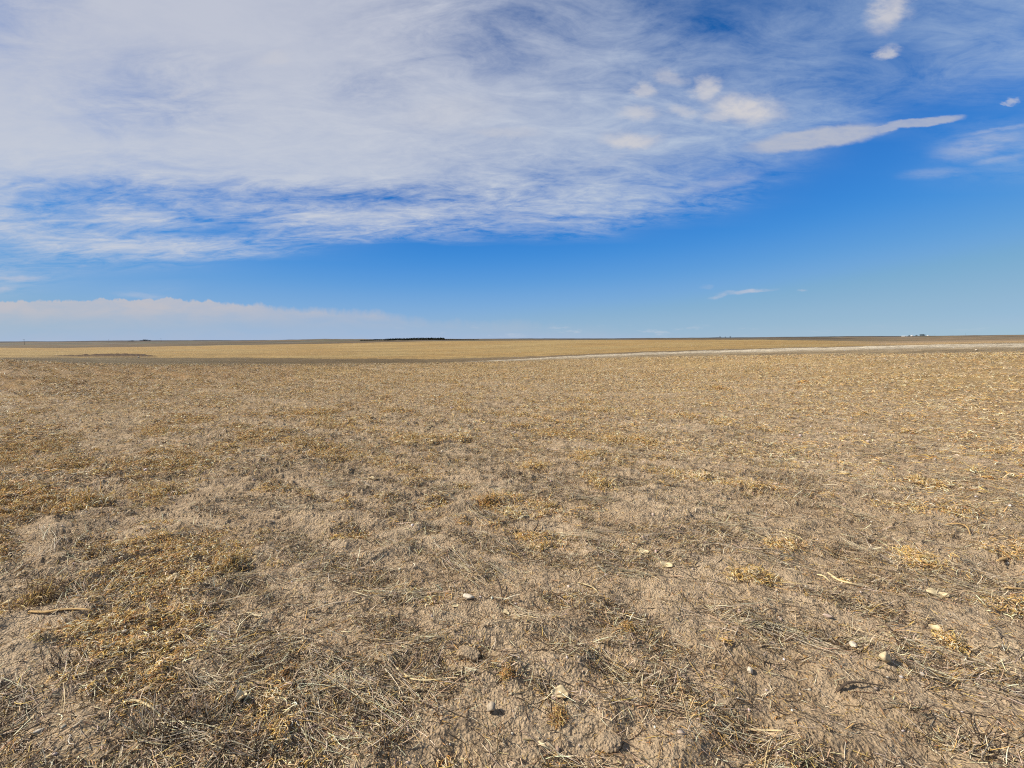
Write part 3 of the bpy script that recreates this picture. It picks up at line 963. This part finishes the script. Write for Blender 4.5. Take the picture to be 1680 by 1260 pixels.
GR = 'loose stones lying on the field'
rock('stone', 768, 982, 26, 'white chalky stone on bare soil, largest and brightest stone near the middle', M_WHITE, (1, .7, .48), 1, group=GR)
rock('stone', 807, 1168, 19, 'rounded grey tan stone just above the thick bundle of pale straw', M_GREY, (.9, .9, .95), 2, group=GR, sink=.1)
rock('stone', 1230, 1103, 14, 'small round whitish stone on smooth soil left of the yellowish chunk', M_WHITE, (1, .8, .7), 3, group=GR)
rock('stone', 1399, 1061, 16, 'small cream stone at the foot of a short upright stub', M_WHITE, (.9, .8, .6), 4, group=GR, sink=.1)
rock('stone', 1451, 1090, 24, 'upright yellowish chunk with a black shadow side, wedged in flat straw', M_CREAM, (.8, .6, .95), 5, group=GR, sink=.05, rough=.6)
rock('stone', 1358, 1013, 18, 'oblong pinkish white stone lying flat, nearest to the upright stub', M_PINK, (1, .42, .4), 6, group=GR, rz=-.45, sink=.1)
rock('stone', 1385, 778, 17, 'pale buff stone half buried far out on the right of the field', M_CREAM, (1, .8, .5), 8, group=GR)
rock('stone', 1001, 1222, 16, 'pale stone stuck in a brown clod at the very bottom of the view', M_PINK, (.7, .8, .9), 9, group=GR)
rock('stone', 183, 1062, 12, 'small grey stone in dark straw low on the left', M_GREY, (1, .8, .7), 10, group=GR)
rock('stone', 62, 1202, 13, 'flat pale chip of stone in the bottom left corner', M_WHITE, (1, .5, .4), 11, group=GR)
rock('stone', 204, 1039, 10, 'little whitish pebble beside a small dark hollow on the left', M_WHITE, (1, .8, .7), 12, group=GR)
rock('stone', 1212, 1005, 10, 'small pink pebble on bare soil right of centre', M_PINK, (.9, .9, .9), 13, group=GR)
rock('stone', 1505, 1088, 12, 'white stone fragment on straw just right of the yellowish chunk', M_WHITE, (1, .5, .5), 14, group=GR)
rock('stone', 838, 1140, 8, 'tiny cream pebble between the rounded grey stone and the tan husk', M_CREAM, (1, .9, .7), 15, group=GR)
GF = 'white stones out on the grey strip'
rock('stone', 227, 586, 3.4, 'white stone in front of the dark weedy bank', M_WHITE, (1, .9, .9), 20, group=GF, sub=2, r=69)
rock('stone', 1212, 585, 4.0, 'bright white stone at the edge between the grey strip and the near stubble', M_WHITE, (1, .8, .6), 21, group=GF, sub=2, r=30)
rock('stone', 1294, 580, 3.2, 'whitish stone in the middle of the brown strip, right of the brightest one', M_WHITE, (1, .9, .8), 22, group=GF, sub=2, r=34)
rock('stone', 1602, 575, 4.0, 'white stone below the pale strip near the right edge', M_WHITE, (1, .8, .6), 23, group=GF, sub=2, r=38)
rock('stone', 1452, 587, 4.0, 'whitish stone in golden stubble just below the brown strip', M_WHITE, (1, .8, .7), 24, group=GF, sub=2, r=27)

GC = 'clods of dry earth'
rock('earth_clod', 766, 1078, 46, 'big tilted clod of dry earth with a dark shadow on its right side', M_CLOD, (1, .8, .62), 31, 'clod', GC, sub=5, rough=1.6, sink=.30)
rock('earth_clod', 996, 1218, 46, 'rounded crumbly clod at the bottom edge with a pale stone in it', M_CLOD, (1, .8, .5), 32, 'clod', GC, sub=5, rough=1.6, sink=.36)
0 and rock('earth_clod', 700, 1010, 38, 'low clod left of and below the bright white stone', M_CLOD, (1, .75, .5), 33, 'clod', GC, sub=5, rough=1.6, sink=.36)
0 and rock('earth_clod', 1150, 1215, 40, 'flattened clod beside matted straw at the bottom right of centre', M_CLOD, (1, .8, .4), 34, 'clod', GC, sub=5, rough=1.6, sink=.36)


def stalk(name, pts, wpx, label, mat, cat='stalk', group=None, lift=None, flat=.6, ends=(.6, .35), branch=None):
    """bent stem traced over the soil as a tapered tube with joints"""
    P = []
    for i, (px, py) in enumerate(pts):
        x, y, z = gp(px, py)
        P.append(Vector((x, y, z)))
    dist = (P[0] - Vector((0, 0, CAM_Z))).length
    rad = wpx / F_PX * dist / 2 * .72
    lf = lift or [0] * len(P)
    P = [Vector((p.x, p.y, p.z + rad * .9 + l)) for p, l in zip(P, lf)]
    # smooth centre line
    fine = []
    for i in range(len(P) - 1):
        p0 = P[max(i - 1, 0)]; p1 = P[i]; p2 = P[i + 1]; p3 = P[min(i + 2, len(P) - 1)]
        for q in range(5):
            t = q / 5
            fine.append(.5 * ((2 * p1) + (p2 - p0) * t + (2 * p0 - 5 * p1 + 4 * p2 - p3) * t * t + (-p0 + 3 * p1 - 3 * p2 + p3) * t ** 3))
    fine.append(P[-1])
    n = len(fine); v, q_ = [], []
    for i, c in enumerate(fine):
        d = (fine[min(i + 1, n - 1)] - fine[max(i - 1, 0)]).normalized()
        s = d.cross(Vector((0, 0, 1))).normalized(); u = s.cross(d)
        t = i / (n - 1)
        rr = rad * (ends[0] + (1 - ends[0]) * min(t * 4, 1)) * (1 - (1 - ends[1]) * max(0, t - .35) / .65)
        rr *= 1 + .28 * (i % 7 == 3) + .10 * sin(i * 2.1 + pts[0][0])
        for k in range(7):
            a_ = 2 * pi * k / 7
            v.append(c + s * cos(a_) * rr + u * sin(a_) * rr * flat)
    for i in range(n - 1):
        for k in range(7):
            a0, a1 = i * 7 + k, i * 7 + (k + 1) % 7
            q_.append((a0, a1, a1 + 7, a0 + 7))
    tr = []
    for e, base in ((0, 0), (1, (n - 1) * 7)):
        v.append(fine[-1] if e else fine[0]); ci = len(v) - 1
        for k in range(7):
            a0, a1 = base + k, base + (k + 1) % 7
            tr.append((ci, a0, a1) if e else (ci, a1, a0))
    org = P[0].copy()
    o = mesh_np(name, np.array([p - org for p in v]), quads=q_, tris=tr, mat=mat, smooth=True)
    o.location = org
    if label: tag(o, label, cat, group)
    return o


GS = 'single stalks lying on the soil'
stalk('stalk', [(48, 1005), (75, 1006), (100, 1002), (125, 1001), (150, 1002)], 4.4, 'straight orange tan stalk lying level on the soil at the left', M_ORSTK, group=GS)
stalk('stalk', [(652, 1098), (668, 1112), (690, 1119), (727, 1119)], 4.4, 'curved cream stalk bent like a hockey stick below the big clod', M_STALK, group=GS, lift=[.004, .004, .004, .012])
stalk('stalk', [(947, 957), (962, 963), (976, 970), (985, 980)], 3.2, 'thin cream stalk arched over bare soil just right of centre', M_STALK, group=GS, lift=[.0, .012, .012, 0])
stalk('stalk', [(815, 962), (821, 972), (824, 984)], 3.6, 'short dark curved stick leaning beside the bright white stone', M_DKSTK, group=GS, lift=[.05, .03, 0])
stalk('stalk', [(884, 1218), (894, 1227), (904, 1232), (917, 1241)], 5.2, 'pale forked stalk end at the foot of the straw bundle', M_HUSK, group=GS)
stalk('stalk', [(1182, 1178), (1204, 1190), (1235, 1199), (1262, 1200), (1292, 1200)], 4.6, 'long bent pale stalk on matted straw near the bottom right', M_STALK, group=GS)
stalk('stalk', [(1374, 1136), (1386, 1128), (1400, 1125), (1424, 1126), (1460, 1129)], 3.6, 'dark brown curved twig lying across flat straw below the yellowish chunk', M_DKSTK, group=GS, lift=[.0, .012, .014, .01, 0])
stalk('stalk', [(1340, 944), (1352, 947), (1362, 956)], 4.0, 'short kinked cream stalk, left of two at the end of the weed mat', M_STALK, group=GS)
stalk('stalk', [(1358, 941), (1375, 953), (1396, 959), (1418, 964)], 5.0, 'cream jointed stalk, right of two at the end of the weed mat', M_STALK, group=GS)
stalk('stalk', [(1278, 873), (1296, 877), (1312, 883), (1324, 893)], 3.6, 'slender straw coloured stalk lying out on the right, above the weed mat', M_STALK, group=GS)
stalk('stalk', [(1550, 862), (1572, 864), (1586, 870), (1592, 880)], 3.2, 'hooked brown ended stalk arching out near the right edge', M_ORSTK, group=GS, lift=[0, .02, .02, 0])
stalk('stalk', [(1648, 966), (1664, 967), (1679, 969)], 4.0, 'yellow stalk running out at the right edge', M_ORSTK, group=GS)
stalk('stalk', [(1636, 922), (1655, 916), (1679, 914)], 4.0, 'brown stalk pointing at the right edge, above the yellow one', M_ORSTK, group=GS)
stalk('stalk', [(203, 1153), (225, 1156), (248, 1168), (262, 1175)], 3.6, 'pale stem arched over dark straw low on the left', M_STALK, group=GS, lift=[0, .015, .02, 0])
stalk('stalk', [(872, 876), (880, 870), (884, 862)], 4.5, 'dark ended stick poking up from the cream tangle at mid distance', M_DKSTK, group=GS, lift=[0, .02, .04])
stalk('stalk', [(768, 838), (785, 846), (806, 851)], 3.2, 'thin cream stalk trailing from the rusty weed clump near the middle', M_STALK, group=GS)
stalk('stalk', [(20, 988), (8, 993), (-10, 1003)], 6, 'broad pale stalk end at the left edge', M_STALK, group=GS)
stalk('stalk', [(170, 1010 - 78), (195, 931), (220, 928), (262, 926)], 4.4, 'level tan stalk above the straight orange one on the left', M_ORSTK, group=GS)
stalk('stalk', [(335, 989), (360, 985), (390, 980), (412, 977)], 3.0, 'fine pale stem slanting below the yellow bush like weed', M_STALK, group=GS)
stalk('stalk', [(405, 1007), (418, 1011), (430, 1012)], 5.0, 'short stubby cream stalk on open soil left of centre', M_HUSK, group=GS)


def husk(px, py, wpx, hpx, rz, label, seed, mat=None):
    """curled dry leaf sheath"""
    x, y, z = gp(px, py)
    dist = math.sqrt(x * x + y * y + CAM_Z ** 2)
    L = wpx / F_PX * dist / 2 * .85; Wd = hpx / F_PX * dist / 2 * 1.2
    g = np.random.default_rng(seed)
    nu, nv = 13, 7
    u = np.linspace(-1, 1, nu)[:, None]; v = np.linspace(-1, 1, nv)[None, :]
    wd = Wd * (1 - .75 * np.abs(u) ** 2.2)
    curl = 1.1 + .4 * np.sin(u * 2 + seed)
    X_ = L * u + 0 * v; Y_ = wd * np.sin(v * curl); Z_ = wd * (1 - np.cos(v * curl)) * .9 + .15 * L * u ** 2 + .06 * L * np.sin(u * 5 + seed)
    th = .0012
    top = np.stack([X_, Y_, Z_ + th], -1).reshape(-1, 3); bot = np.stack([X_, Y_, Z_ - th], -1).reshape(-1, 3)
    V = np.concatenate([top, bot]); N = nu * nv
    q = []
    for i in range(nu - 1):
        for j in range(nv - 1):
            a_ = i * nv + j
            q.append((a_, a_ + nv, a_ + nv + 1, a_ + 1)); q.append((N + a_, N + a_ + 1, N + a_ + nv + 1, N + a_ + nv))
    rim = [i * nv for i in range(nu)] + [(nu - 1) * nv + j for j in range(1, nv)] + [i * nv + nv - 1 for i in range(nu - 2, -1, -1)] + [j for j in range(nv - 2, 0, -1)]
    for a_, b_ in zip(rim, rim[1:] + rim[:1]):
        q.append((b_, a_, a_ + N, b_ + N))
    o = mesh_np('husk', V, quads=q, mat=mat or M_HUSK, smooth=True)
    o.location = (x, y, z + Wd * .35); o.rotation_euler = (g.uniform(-.2, .5), g.uniform(-.15, .15), rz)
    tag(o, label, 'husk', 'dry husks lying on the soil')
    return o


husk(918, 1143, 26, 13, -.15, 'flat tan husk lying by a dark weed tuft, right of the rounded grey stone', 1)
husk(397, 1147, 12, 12, 1.0, 'small round creamy husk on bare soil at lower left', 2)
husk(612, 789, 22, 9, -.2, 'buff husk lying alone on bare soil left of centre at mid distance', 3)
husk(1538, 977, 21, 8, -.5, 'cream husk near the right edge between golden weeds', 4)
husk(1093, 929, 20, 9, -.5, 'cream husk with dark shadow below the golden weeds right of centre', 5)
husk(280, 954, 22, 10, .4, 'pale olive husk at the left, left of the yellow bush like weed', 6)
husk(1535, 1034, 13, 6, -.9, 'narrow creamy husk beside a small bush of yellow grass', 7)
husk(829, 1007, 14, 6, -.3, 'small bright cream husk below and right of the bright white stone', 8)
husk(747, 995, 12, 5, 0, 'pale splinter like husk just under the bright white stone', 9)
husk(1056, 908, 18, 9, -.35, 'cream husk in the weeds above the one with a dark shadow', 10)


def tuft(px, py, wpx, hpx, n, label, seed, cols, wts, tall=1.0, group='clumps of dry weeds', asp=1.0):
    """one separate clump: curled bits over a fan of thin stems"""
    global rng
    keep = rng; rng = np.random.default_rng(seed + 900)
    x, y, z = gp(px, py)
    dist = math.sqrt(x * x + y * y + CAM_Z ** 2)
    R_ = wpx / F_PX * dist / 2; H_ = hpx / F_PX * dist * tall * .50
    a_ = rng.random(n) * 2 * pi; q = np.minimum(np.abs(rng.standard_normal(n)) * .45, .85) * R_
    xy_ = np.stack([x + np.cos(a_) * q, y + np.sin(a_) * q * asp], 1)
    g = height(xy_[:, 0], xy_[:, 1])
    top = H_ * np.clip(1.05 - (q / R_) ** 2, .1, 1)
    z0 = g + rng.random(n) * top * .8
    z1 = np.maximum(z0 + rng.standard_normal(n) * H_ * .35, g + .001)
    ws = dist / 3
    hp = Heap()
    hp.add(strands(xy_, rng.random(n) * 2 * pi, rng.uniform(.012, .05, n) * ws ** .5, rng.uniform(.0010, .0024, n) * ws, rng.standard_normal(n) * 2.0, 0, 0, 3,
                   pal(n, cols, wts), base_z=(z0, z1), arch=H_ * .12, flat=.85))
    m = max(8, n // 26)
    a_ = rng.random(m) * 2 * pi; q = np.sqrt(rng.random(m)) * R_ * .6
    xy_ = np.stack([x + np.cos(a_) * q, y + np.sin(a_) * q * asp], 1)
    g = height(xy_[:, 0], xy_[:, 1])
    hp.add(strands(xy_, a_, rng.uniform(.3, .9, m) * R_, rng.uniform(.0008, .0016, m) * ws, rng.standard_normal(m) * .8, 0, None, 4,
                   pal(m, cols, wts), base_z=(g - .003, g + rng.uniform(.5, 1.3, m) * H_), flat=1))
    V = np.concatenate(hp.v) - np.array([x, y, z])
    o = mesh_np('weed_clump', V, quads=np.concatenate(hp.q), mat=weed_mat, attrs={'tint': np.concatenate(hp.c)})
    o.location = (x, y, z)
    tag(o, label, 'weed', group)
    rng = keep
    return o


YEL = ([GOLD, TAN, CREAM, BRN], [40, 26, 14, 10]); RUS = ([ORNG, GOLD, BRN, TAN], [22, 34, 16, 24]); PALE = ([CREAM, TAN, GOLD, BRN], [36, 30, 20, 10])
tuft(380, 930, 62, 26, 700, 'bushy yellow weed clump with curled tips on the left', 1, *YEL)
tuft(1235, 948, 86, 22, 900, 'long low mat of golden weeds with a pale ragged front edge', 2, *YEL, asp=.45)
tuft(800, 826, 56, 22, 600, 'rusty orange weed clump near the middle with a cream stalk trailing from it', 3, *RUS)
tuft(842, 842, 66, 14, 420, 'tangle of pale cream stems between the rusty clump and the dark ended stick', 4, *PALE)
tuft(988, 800, 56, 18, 500, 'golden weed clump at mid distance, right of the middle', 5, *YEL)
tuft(1560, 1058, 30, 18, 420, 'small round bush of yellow grass low on the right', 6, *YEL)
tuft(1153, 784, 64, 16, 500, 'bright tangled straw clump standing out at mid distance on the right', 7, *PALE)
tuft(140, 835, 70, 30, 800, 'tall golden brown weed clump far left at mid distance', 8, *YEL)
tuft(268, 815, 70, 22, 700, 'wide golden weed clump right of the tall one on the left', 9, *YEL)
tuft(1500, 918, 60, 16, 500, 'pale golden weed clump close to the brown stalk at the right', 10, *YEL)
tuft(1030, 1030, 26, 12, 260, 'small rust coloured weed tuft right of centre on bare soil', 11, *RUS)
tuft(832, 1106, 24, 12, 240, 'tiny orange weed tuft right of the big clod', 12, *RUS)
tuft(470, 1105, 26, 10, 240, 'dark rust weed tuft on the lower left', 13, [ORNG, BRN, DARK], [40, 40, 20])
tuft(915, 1178, 28, 16, 300, 'golden rust weed tuft below the flat tan husk', 14, *RUS)
tuft(1180, 640, 40, 10, 260, 'low orange weed patch far out on the right half', 15, *RUS)
0 and tuft(95, 668, 44, 12, 300, 'dark brown weed hump far out on the left', 16, [BRN, ORNG, DARK], [50, 30, 20])
tuft(1318, 628, 22, 8, 160, 'bright orange weed spot, farthest clump on the right', 17, *RUS)
tuft(60, 985, 56, 26, 520, 'upright brown weed clump close to the left edge', 18, [BRN, GOLD, TAN], [40, 30, 30])


def stubs(px, py, n, hpx, label, seed, cols, spread=.012):
    """a tuft of cut stems still standing"""
    global rng
    keep = rng; rng = np.random.default_rng(seed + 1300)
    x, y, z = gp(px, py); dist = math.sqrt(x * x + y * y + CAM_Z ** 2); H_ = hpx / F_PX * dist * .75
    xy_ = np.stack([x + rng.standard_normal(n) * spread, y + rng.standard_normal(n) * spread], 1)
    g = height(xy_[:, 0], xy_[:, 1])
    v, q, c = strands(xy_, rng.random(n) * 2 * pi, rng.uniform(.1, .8, n) * H_, rng.uniform(.0012, .0024, n), rng.standard_normal(n) * .5, 0, None, 3,
                      pal(n, cols, np.ones(len(cols))), base_z=(g - .004, g + rng.uniform(.4, 1, n) * H_), flat=1)
    o = mesh_np('stubble_tuft', v - np.array([x, y, z]), quads=q, mat=straw_mat, attrs={'tint': c})
    o.location = (x, y, z)
    tag(o, label, 'stubble', 'tufts of standing stubble')
    rng = keep


for i_, (sx_, sy_, nn_, lb_) in enumerate([(170, 1140, 40, 'leftmost dark stubble tuft of the lower left corner'), (95, 1090, 34, 'dark stubble tuft beside a black shadow at the left edge'),
        (560, 1150, 26, 'sparse grey stubble tuft left of the rounded grey stone'), (640, 1215, 36, 'grey stubble tuft at the bottom, left of the straw bundle')]):
    stubs(sx_, sy_, nn_, 26, lb_, 40 + i_, [DARK, GREY, BRN], .03)
stubs(1397, 1047, 9, 26, 'short yellow stub standing behind the small cream stone', 1, [CREAM, TAN], .004)
stubs(240, 1200, 46, 44, 'tall brush of upright dark and silver stubble at the lower left', 2, [BRN, SILV, GREY], .035)
stubs(300, 1195, 60, 52, 'densest brush of upright stubble, right of the tall one at lower left', 3, [BRN, SILV, DARK], .04)
stubs(425, 1230, 44, 36, 'splayed tuft of silver stubble at the bottom left', 4, [SILV, GREY, DARK], .04)
stubs(365, 1165, 44, 30, 'dark splayed stubble tuft on bare soil at lower left', 5, [DARK, GREY, SILV], .035)
stubs(1500, 1165, 10, 34, 'thin dark twig standing among flat straw at the lower right', 6, [DARK, BRN], .01)
stubs(65, 975, 40, 34, 'brown stubble brush standing in the weeds near the left edge', 7, [BRN, TAN], .03)
stubs(905, 1175, 8, 34, 'two or three dark stems standing left of the golden rust tuft', 8, [DARK, BRN], .01)

# ================================================================== far things
M_LEAF = simple_mat('dark_foliage', (.030, .036, .022), ns=1.2, var=.45, rough=.9, spec=.1)
M_BARK = simple_mat('bark', (.09, .065, .045), ns=4, var=.3, rough=.9)
M_WALL = simple_mat('white_siding', (.60, .60, .59), ns=.6, var=.08, rough=.6)
M_ROOF = simple_mat('metal_roof', (.52, .52, .51), ns=.4, var=.12, rough=.45)
M_DOOR = simple_mat('door_paint', (.16, .14, .12), ns=2, var=.2)
M_PANE = simple_mat('window_glass', (.05, .06, .07), ns=2, var=.2, rough=.1, spec=.6)
M_POLE = simple_mat('weathered_pole', (.14, .11, .085), ns=3, var=.3)


def crown_arrays(g, n, rx, rz, zc, leaf, cone=.0):
    """leaf clumps through the volume of a crown"""
    p = g.normal(size=(n, 3)); p /= np.linalg.norm(p, axis=1)[:, None]
    p = p * (g.random(n) ** (1 / 2.2))[:, None]
    lobes = g.normal(size=(7, 3)); lobes /= np.linalg.norm(lobes, axis=1)[:, None]
    k = 1 + .25 * np.max(p @ lobes.T, axis=1)[:, None]
    p = p * k
    taper = 1 - cone * (p[:, 2:3] * .5 + .5)
    p = p * np.array([rx, rx, rz]); p[:, :2] *= taper
    p[:, 2] += zc
    a_ = g.normal(size=(n, 3)); b_ = g.normal(size=(n, 3))
    a_ /= np.linalg.norm(a_, axis=1)[:, None]; b_ /= np.linalg.norm(b_, axis=1)[:, None]
    s = (leaf * g.uniform(.6, 1.4, n))[:, None]
    V = np.stack([p - a_ * s, p + b_ * s * .8, p + a_ * s, p - b_ * s * .8], 1).reshape(-1, 3)
    Q = np.arange(n * 4).reshape(-1, 4)
    return V, Q


def trunk_arrays(h, r0, r1, sides=6):
    v, q = [], []
    for i, (zz, rr) in enumerate(((0, r0 * 1.25), (h * .15, r0), (h * .6, (r0 + r1) / 2), (h, r1))):
        for k in range(sides):
            a_ = 2 * pi * k / sides
            v.append((cos(a_) * rr + .03 * h * i / 3 * .3, sin(a_) * rr, zz))
    for i in range(3):
        for k in range(sides):
            q.append((i * sides + k, i * sides + (k + 1) % sides, (i + 1) * sides + (k + 1) % sides, (i + 1) * sides + k))
    return np.array(v), np.array(q)


def empty(name, loc, label, cat, group=None, rz=0):
    o = bpy.data.objects.new(name, None); C.objects.link(o)
    o.location = loc; o.rotation_euler = (0, 0, rz)
    tag(o, label, cat, group)
    return o


def far_tree(px, r, h, wd, label, seed, group):
    x, y, z = at_r(px, 556, r)
    e = empty('tree', (x, y, z - .1), label, 'tree', group)
    g = np.random.default_rng(seed)
    v, q = trunk_arrays(h * .6, h * .035, h * .015)
    mesh_np('trunk', v, quads=q, mat=M_BARK, parent=e)
    v, q = crown_arrays(g, 420, wd / 2, h * .42, h * .56, h * .06)
    mesh_np('crown', v, quads=q, mat=M_LEAF, parent=e)


# long shelterbelt on the rise: a solid dark mass of junipers
def belt():
    g = np.random.default_rng(77)
    V, Q, n0 = [], [], 0
    TV, TQ, t0 = [], [], 0
    px = 591.0
    while px < 786:
        r = 1150 + 40 * math.sin(px * .05) + g.uniform(-14, 14)
        for row_ in range(2):
            rr = r + row_ * 9
            x, y, z = at_r(px, 556, rr)
            # the belt thins to low bushes towards its right end, with gaps on the left
            hh = np.interp(px, [591, 625, 640, 700, 727, 731, 786], [2.6, 4.6, 6.0, 6.8, 7.4, 3.2, 2.6]) * g.uniform(.84, 1.06)
            if 618 < px < 632 and g.random() < .45: continue
            if 648 < px < 668 and g.random() < .3: hh *= .6
            v, q = crown_arrays(g, 46, hh * .42, hh * .48, hh * .5, hh * .13, .45)
            V.append(v + np.array([x, y, z])); Q.append(q + n0); n0 += len(v)
            v, q = trunk_arrays(hh * .5, .16, .08, 5)
            TV.append(v + np.array([x, y, z - .1])); TQ.append(q + t0); t0 += len(v)
        px += g.uniform(.8, 1.4)
    o = mesh_np('shelterbelt', np.concatenate(V + TV), quads=np.concatenate(Q + [t + n0 for t in TQ]), mat=M_LEAF)
    tag(o, 'long dark shelterbelt of trees on the crest of the golden field', 'trees', kind='stuff')


belt()
GL = 'small dark trees on the far left skyline'
for i, (px, h, wd, lb) in enumerate([
        (212, 8, 22, 'leftmost low dark tree on the far left skyline'),
        (217, 9, 20, 'low dark tree, second from the left on the far left skyline'),
        (231, 9, 20, 'dark tree left of the tallest one on the far left skyline'),
        (236, 13, 22, 'tallest dark tree of the little grove on the far left skyline'),
        (240, 12, 20, 'dark tree just right of the tallest one of the far left grove'),
        (245, 9, 20, 'rightmost dark tree of the little grove on the far left skyline')]):
    far_tree(px, 4200, h * 1.3, wd, lb, 300 + i, GL)
GT = 'dark trees around the far farmstead'
for i, (px, h, wd, lb) in enumerate([
        (1491.5, 11, 15, 'dark tree between the long white barn and the small white shed'),
        (1503, 10, 14, 'dark tree standing alone between the small white shed and the tree clump'),
        (1510, 15, 18, 'left tree of the dark clump right of the farm buildings'),
        (1512.8, 16, 18, 'middle tree of the dark clump right of the farm buildings'),
        (1515.5, 13, 18, 'right tree of the dark clump right of the farm buildings')]):
    far_tree(px, 4900, h, wd, lb, 340 + i, GT)
GD = 'tiny dark trees on the skyline right of centre'
for i, (px, h, lb) in enumerate([(1181, 9, 'leftmost tiny dark tree on the skyline right of centre'), (1190, 8, 'middle tiny dark tree on the skyline right of centre'),
                                 (1198, 11, 'rightmost and tallest tiny dark tree on the skyline right of centre')]):
    far_tree(px, 5200, h * 1.3, 18, lb, 360 + i, GD)


def box_arr(x0, x1, y0, y1, z0, z1):
    v = np.array([(x0, y0, z0), (x1, y0, z0), (x1, y1, z0), (x0, y1, z0), (x0, y0, z1), (x1, y0, z1), (x1, y1, z1), (x0, y1, z1)], float)
    q = np.array([(0, 3, 2, 1), (4, 5, 6, 7), (0, 1, 5, 4), (1, 2, 6, 5), (2, 3, 7, 6), (3, 0, 4, 7)])
    return v, q


def farm_building(name, px, r, Lx, Dy, wh, rise, label, cat, nwin, doorw, seed=0):
    x, y, z = at_r(px, 556, r)
    e = empty(name, (x, y, z - .2), label, cat, 'white farm buildings on the far right skyline', rz=-math.atan2(x, y))
    hx, hy = Lx / 2, Dy / 2
    # walls with gable ends
    v = [(-hx, -hy, 0), (hx, -hy, 0), (hx, hy, 0), (-hx, hy, 0), (-hx, -hy, wh), (hx, -hy, wh), (hx, hy, wh), (-hx, hy, wh), (-hx, 0, wh + rise), (hx, 0, wh + rise)]
    q = [(0, 1, 5, 4), (2, 3, 7, 6), (1, 2, 6, 5), (3, 0, 4, 7)]
    t = [(5, 6, 9), (7, 4, 8)]
    mesh_np('wall', np.array(v, float), quads=q, tris=t, mat=M_WALL, parent=e)
    ov, th = .5, .18
    rv = []
    for s_ in (-1, 1):
        ey = s_ * (hy + ov); ez = wh - rise * ov / hy
        rv += [(-hx - ov, ey, ez + .03), (hx + ov, ey, ez + .03), (hx + ov, 0, wh + rise + .03), (-hx - ov, 0, wh + rise + .03),
               (-hx - ov, ey, ez + th), (hx + ov, ey, ez + th), (hx + ov, 0, wh + rise + th), (-hx - ov, 0, wh + rise + th)]
    rq = []
    for k in (0, 8):
        rq += [(k, k + 1, k + 2, k + 3), (k + 4, k + 7, k + 6, k + 5), (k, k + 4, k + 5, k + 1), (k + 1, k + 5, k + 6, k + 2), (k, k + 3, k + 7, k + 4)]
    mesh_np('roof', np.array(rv, float), quads=rq, mat=M_ROOF, parent=e)
    bv_, bq = box_arr(-doorw / 2, doorw / 2, -hy - .08, -hy + .05, .05, min(wh * .75, 4.2))
    mesh_np('door', bv_, quads=bq, mat=M_DOOR, parent=e)
    for i in range(nwin):
        cx_ = -hx + Lx * (i + .5) / nwin
        if abs(cx_) < doorw * .8: continue
        bv_, bq = box_arr(cx_ - .6, cx_ + .6, -hy - .06, -hy + .05, 1.3, 2.4)
        mesh_np('window', bv_, quads=bq, mat=M_PANE, parent=e)
    return e


farm_building('barn', 1485, 4900, 50, 13, 3.8, 1.8, 'long low white barn, leftmost of the farm buildings on the far right skyline', 'barn', 8, 6)
farm_building('farm_shed', 1495.5, 4900, 16, 10, 5.5, 3.2, 'small tall white shed just right of the long barn on the far skyline', 'shed', 4, 4)
farm_building('farmhouse', 1522, 4950, 14, 9, 3.4, 2.4, 'small white house right of the dark tree clump at the farmstead', 'house', 4, 1.2)


def utility_pole(px, r, h, label, gname):
    x, y, z = at_r(px, 556, r)
    e = empty('utility_pole', (x, y, z - .3), label, 'utility pole', gname, rz=.3)
    v, q = trunk_arrays(h, .20, .13, 8)
    mesh_np('pole', v, quads=q, mat=M_POLE, parent=e)
    v, q = box_arr(-1.6, 1.6, -.1, .1, h - 1.3, h - 1.0)
    arm = mesh_np('crossarm', v, quads=q, mat=M_POLE, parent=e)
    for xx in (-1.4, -.5, .5, 1.4):
        v, q = trunk_arrays(.35, .09, .06, 6)
        mesh_np('insulator', v + np.array([xx, 0, h - 1.0]), quads=q, mat=M_WALL, parent=arm)


GP = 'utility poles on the far left'
utility_pole(39, 1250, 11.5, 'leftmost and tallest utility pole before the far left hills', GP)
utility_pole(178, 2100, 14, 'faint utility pole left of the skyline grove', GP)
utility_pole(264, 1750, 15, 'utility pole just right of the skyline grove', GP)
GP2 = 'utility poles on the far right'
utility_pole(1533, 3300, 17, 'utility pole just right of the far farmstead', GP2)
utility_pole(1583, 3300, 16, 'utility pole near the right end of the skyline, farthest from the farmstead', GP2)
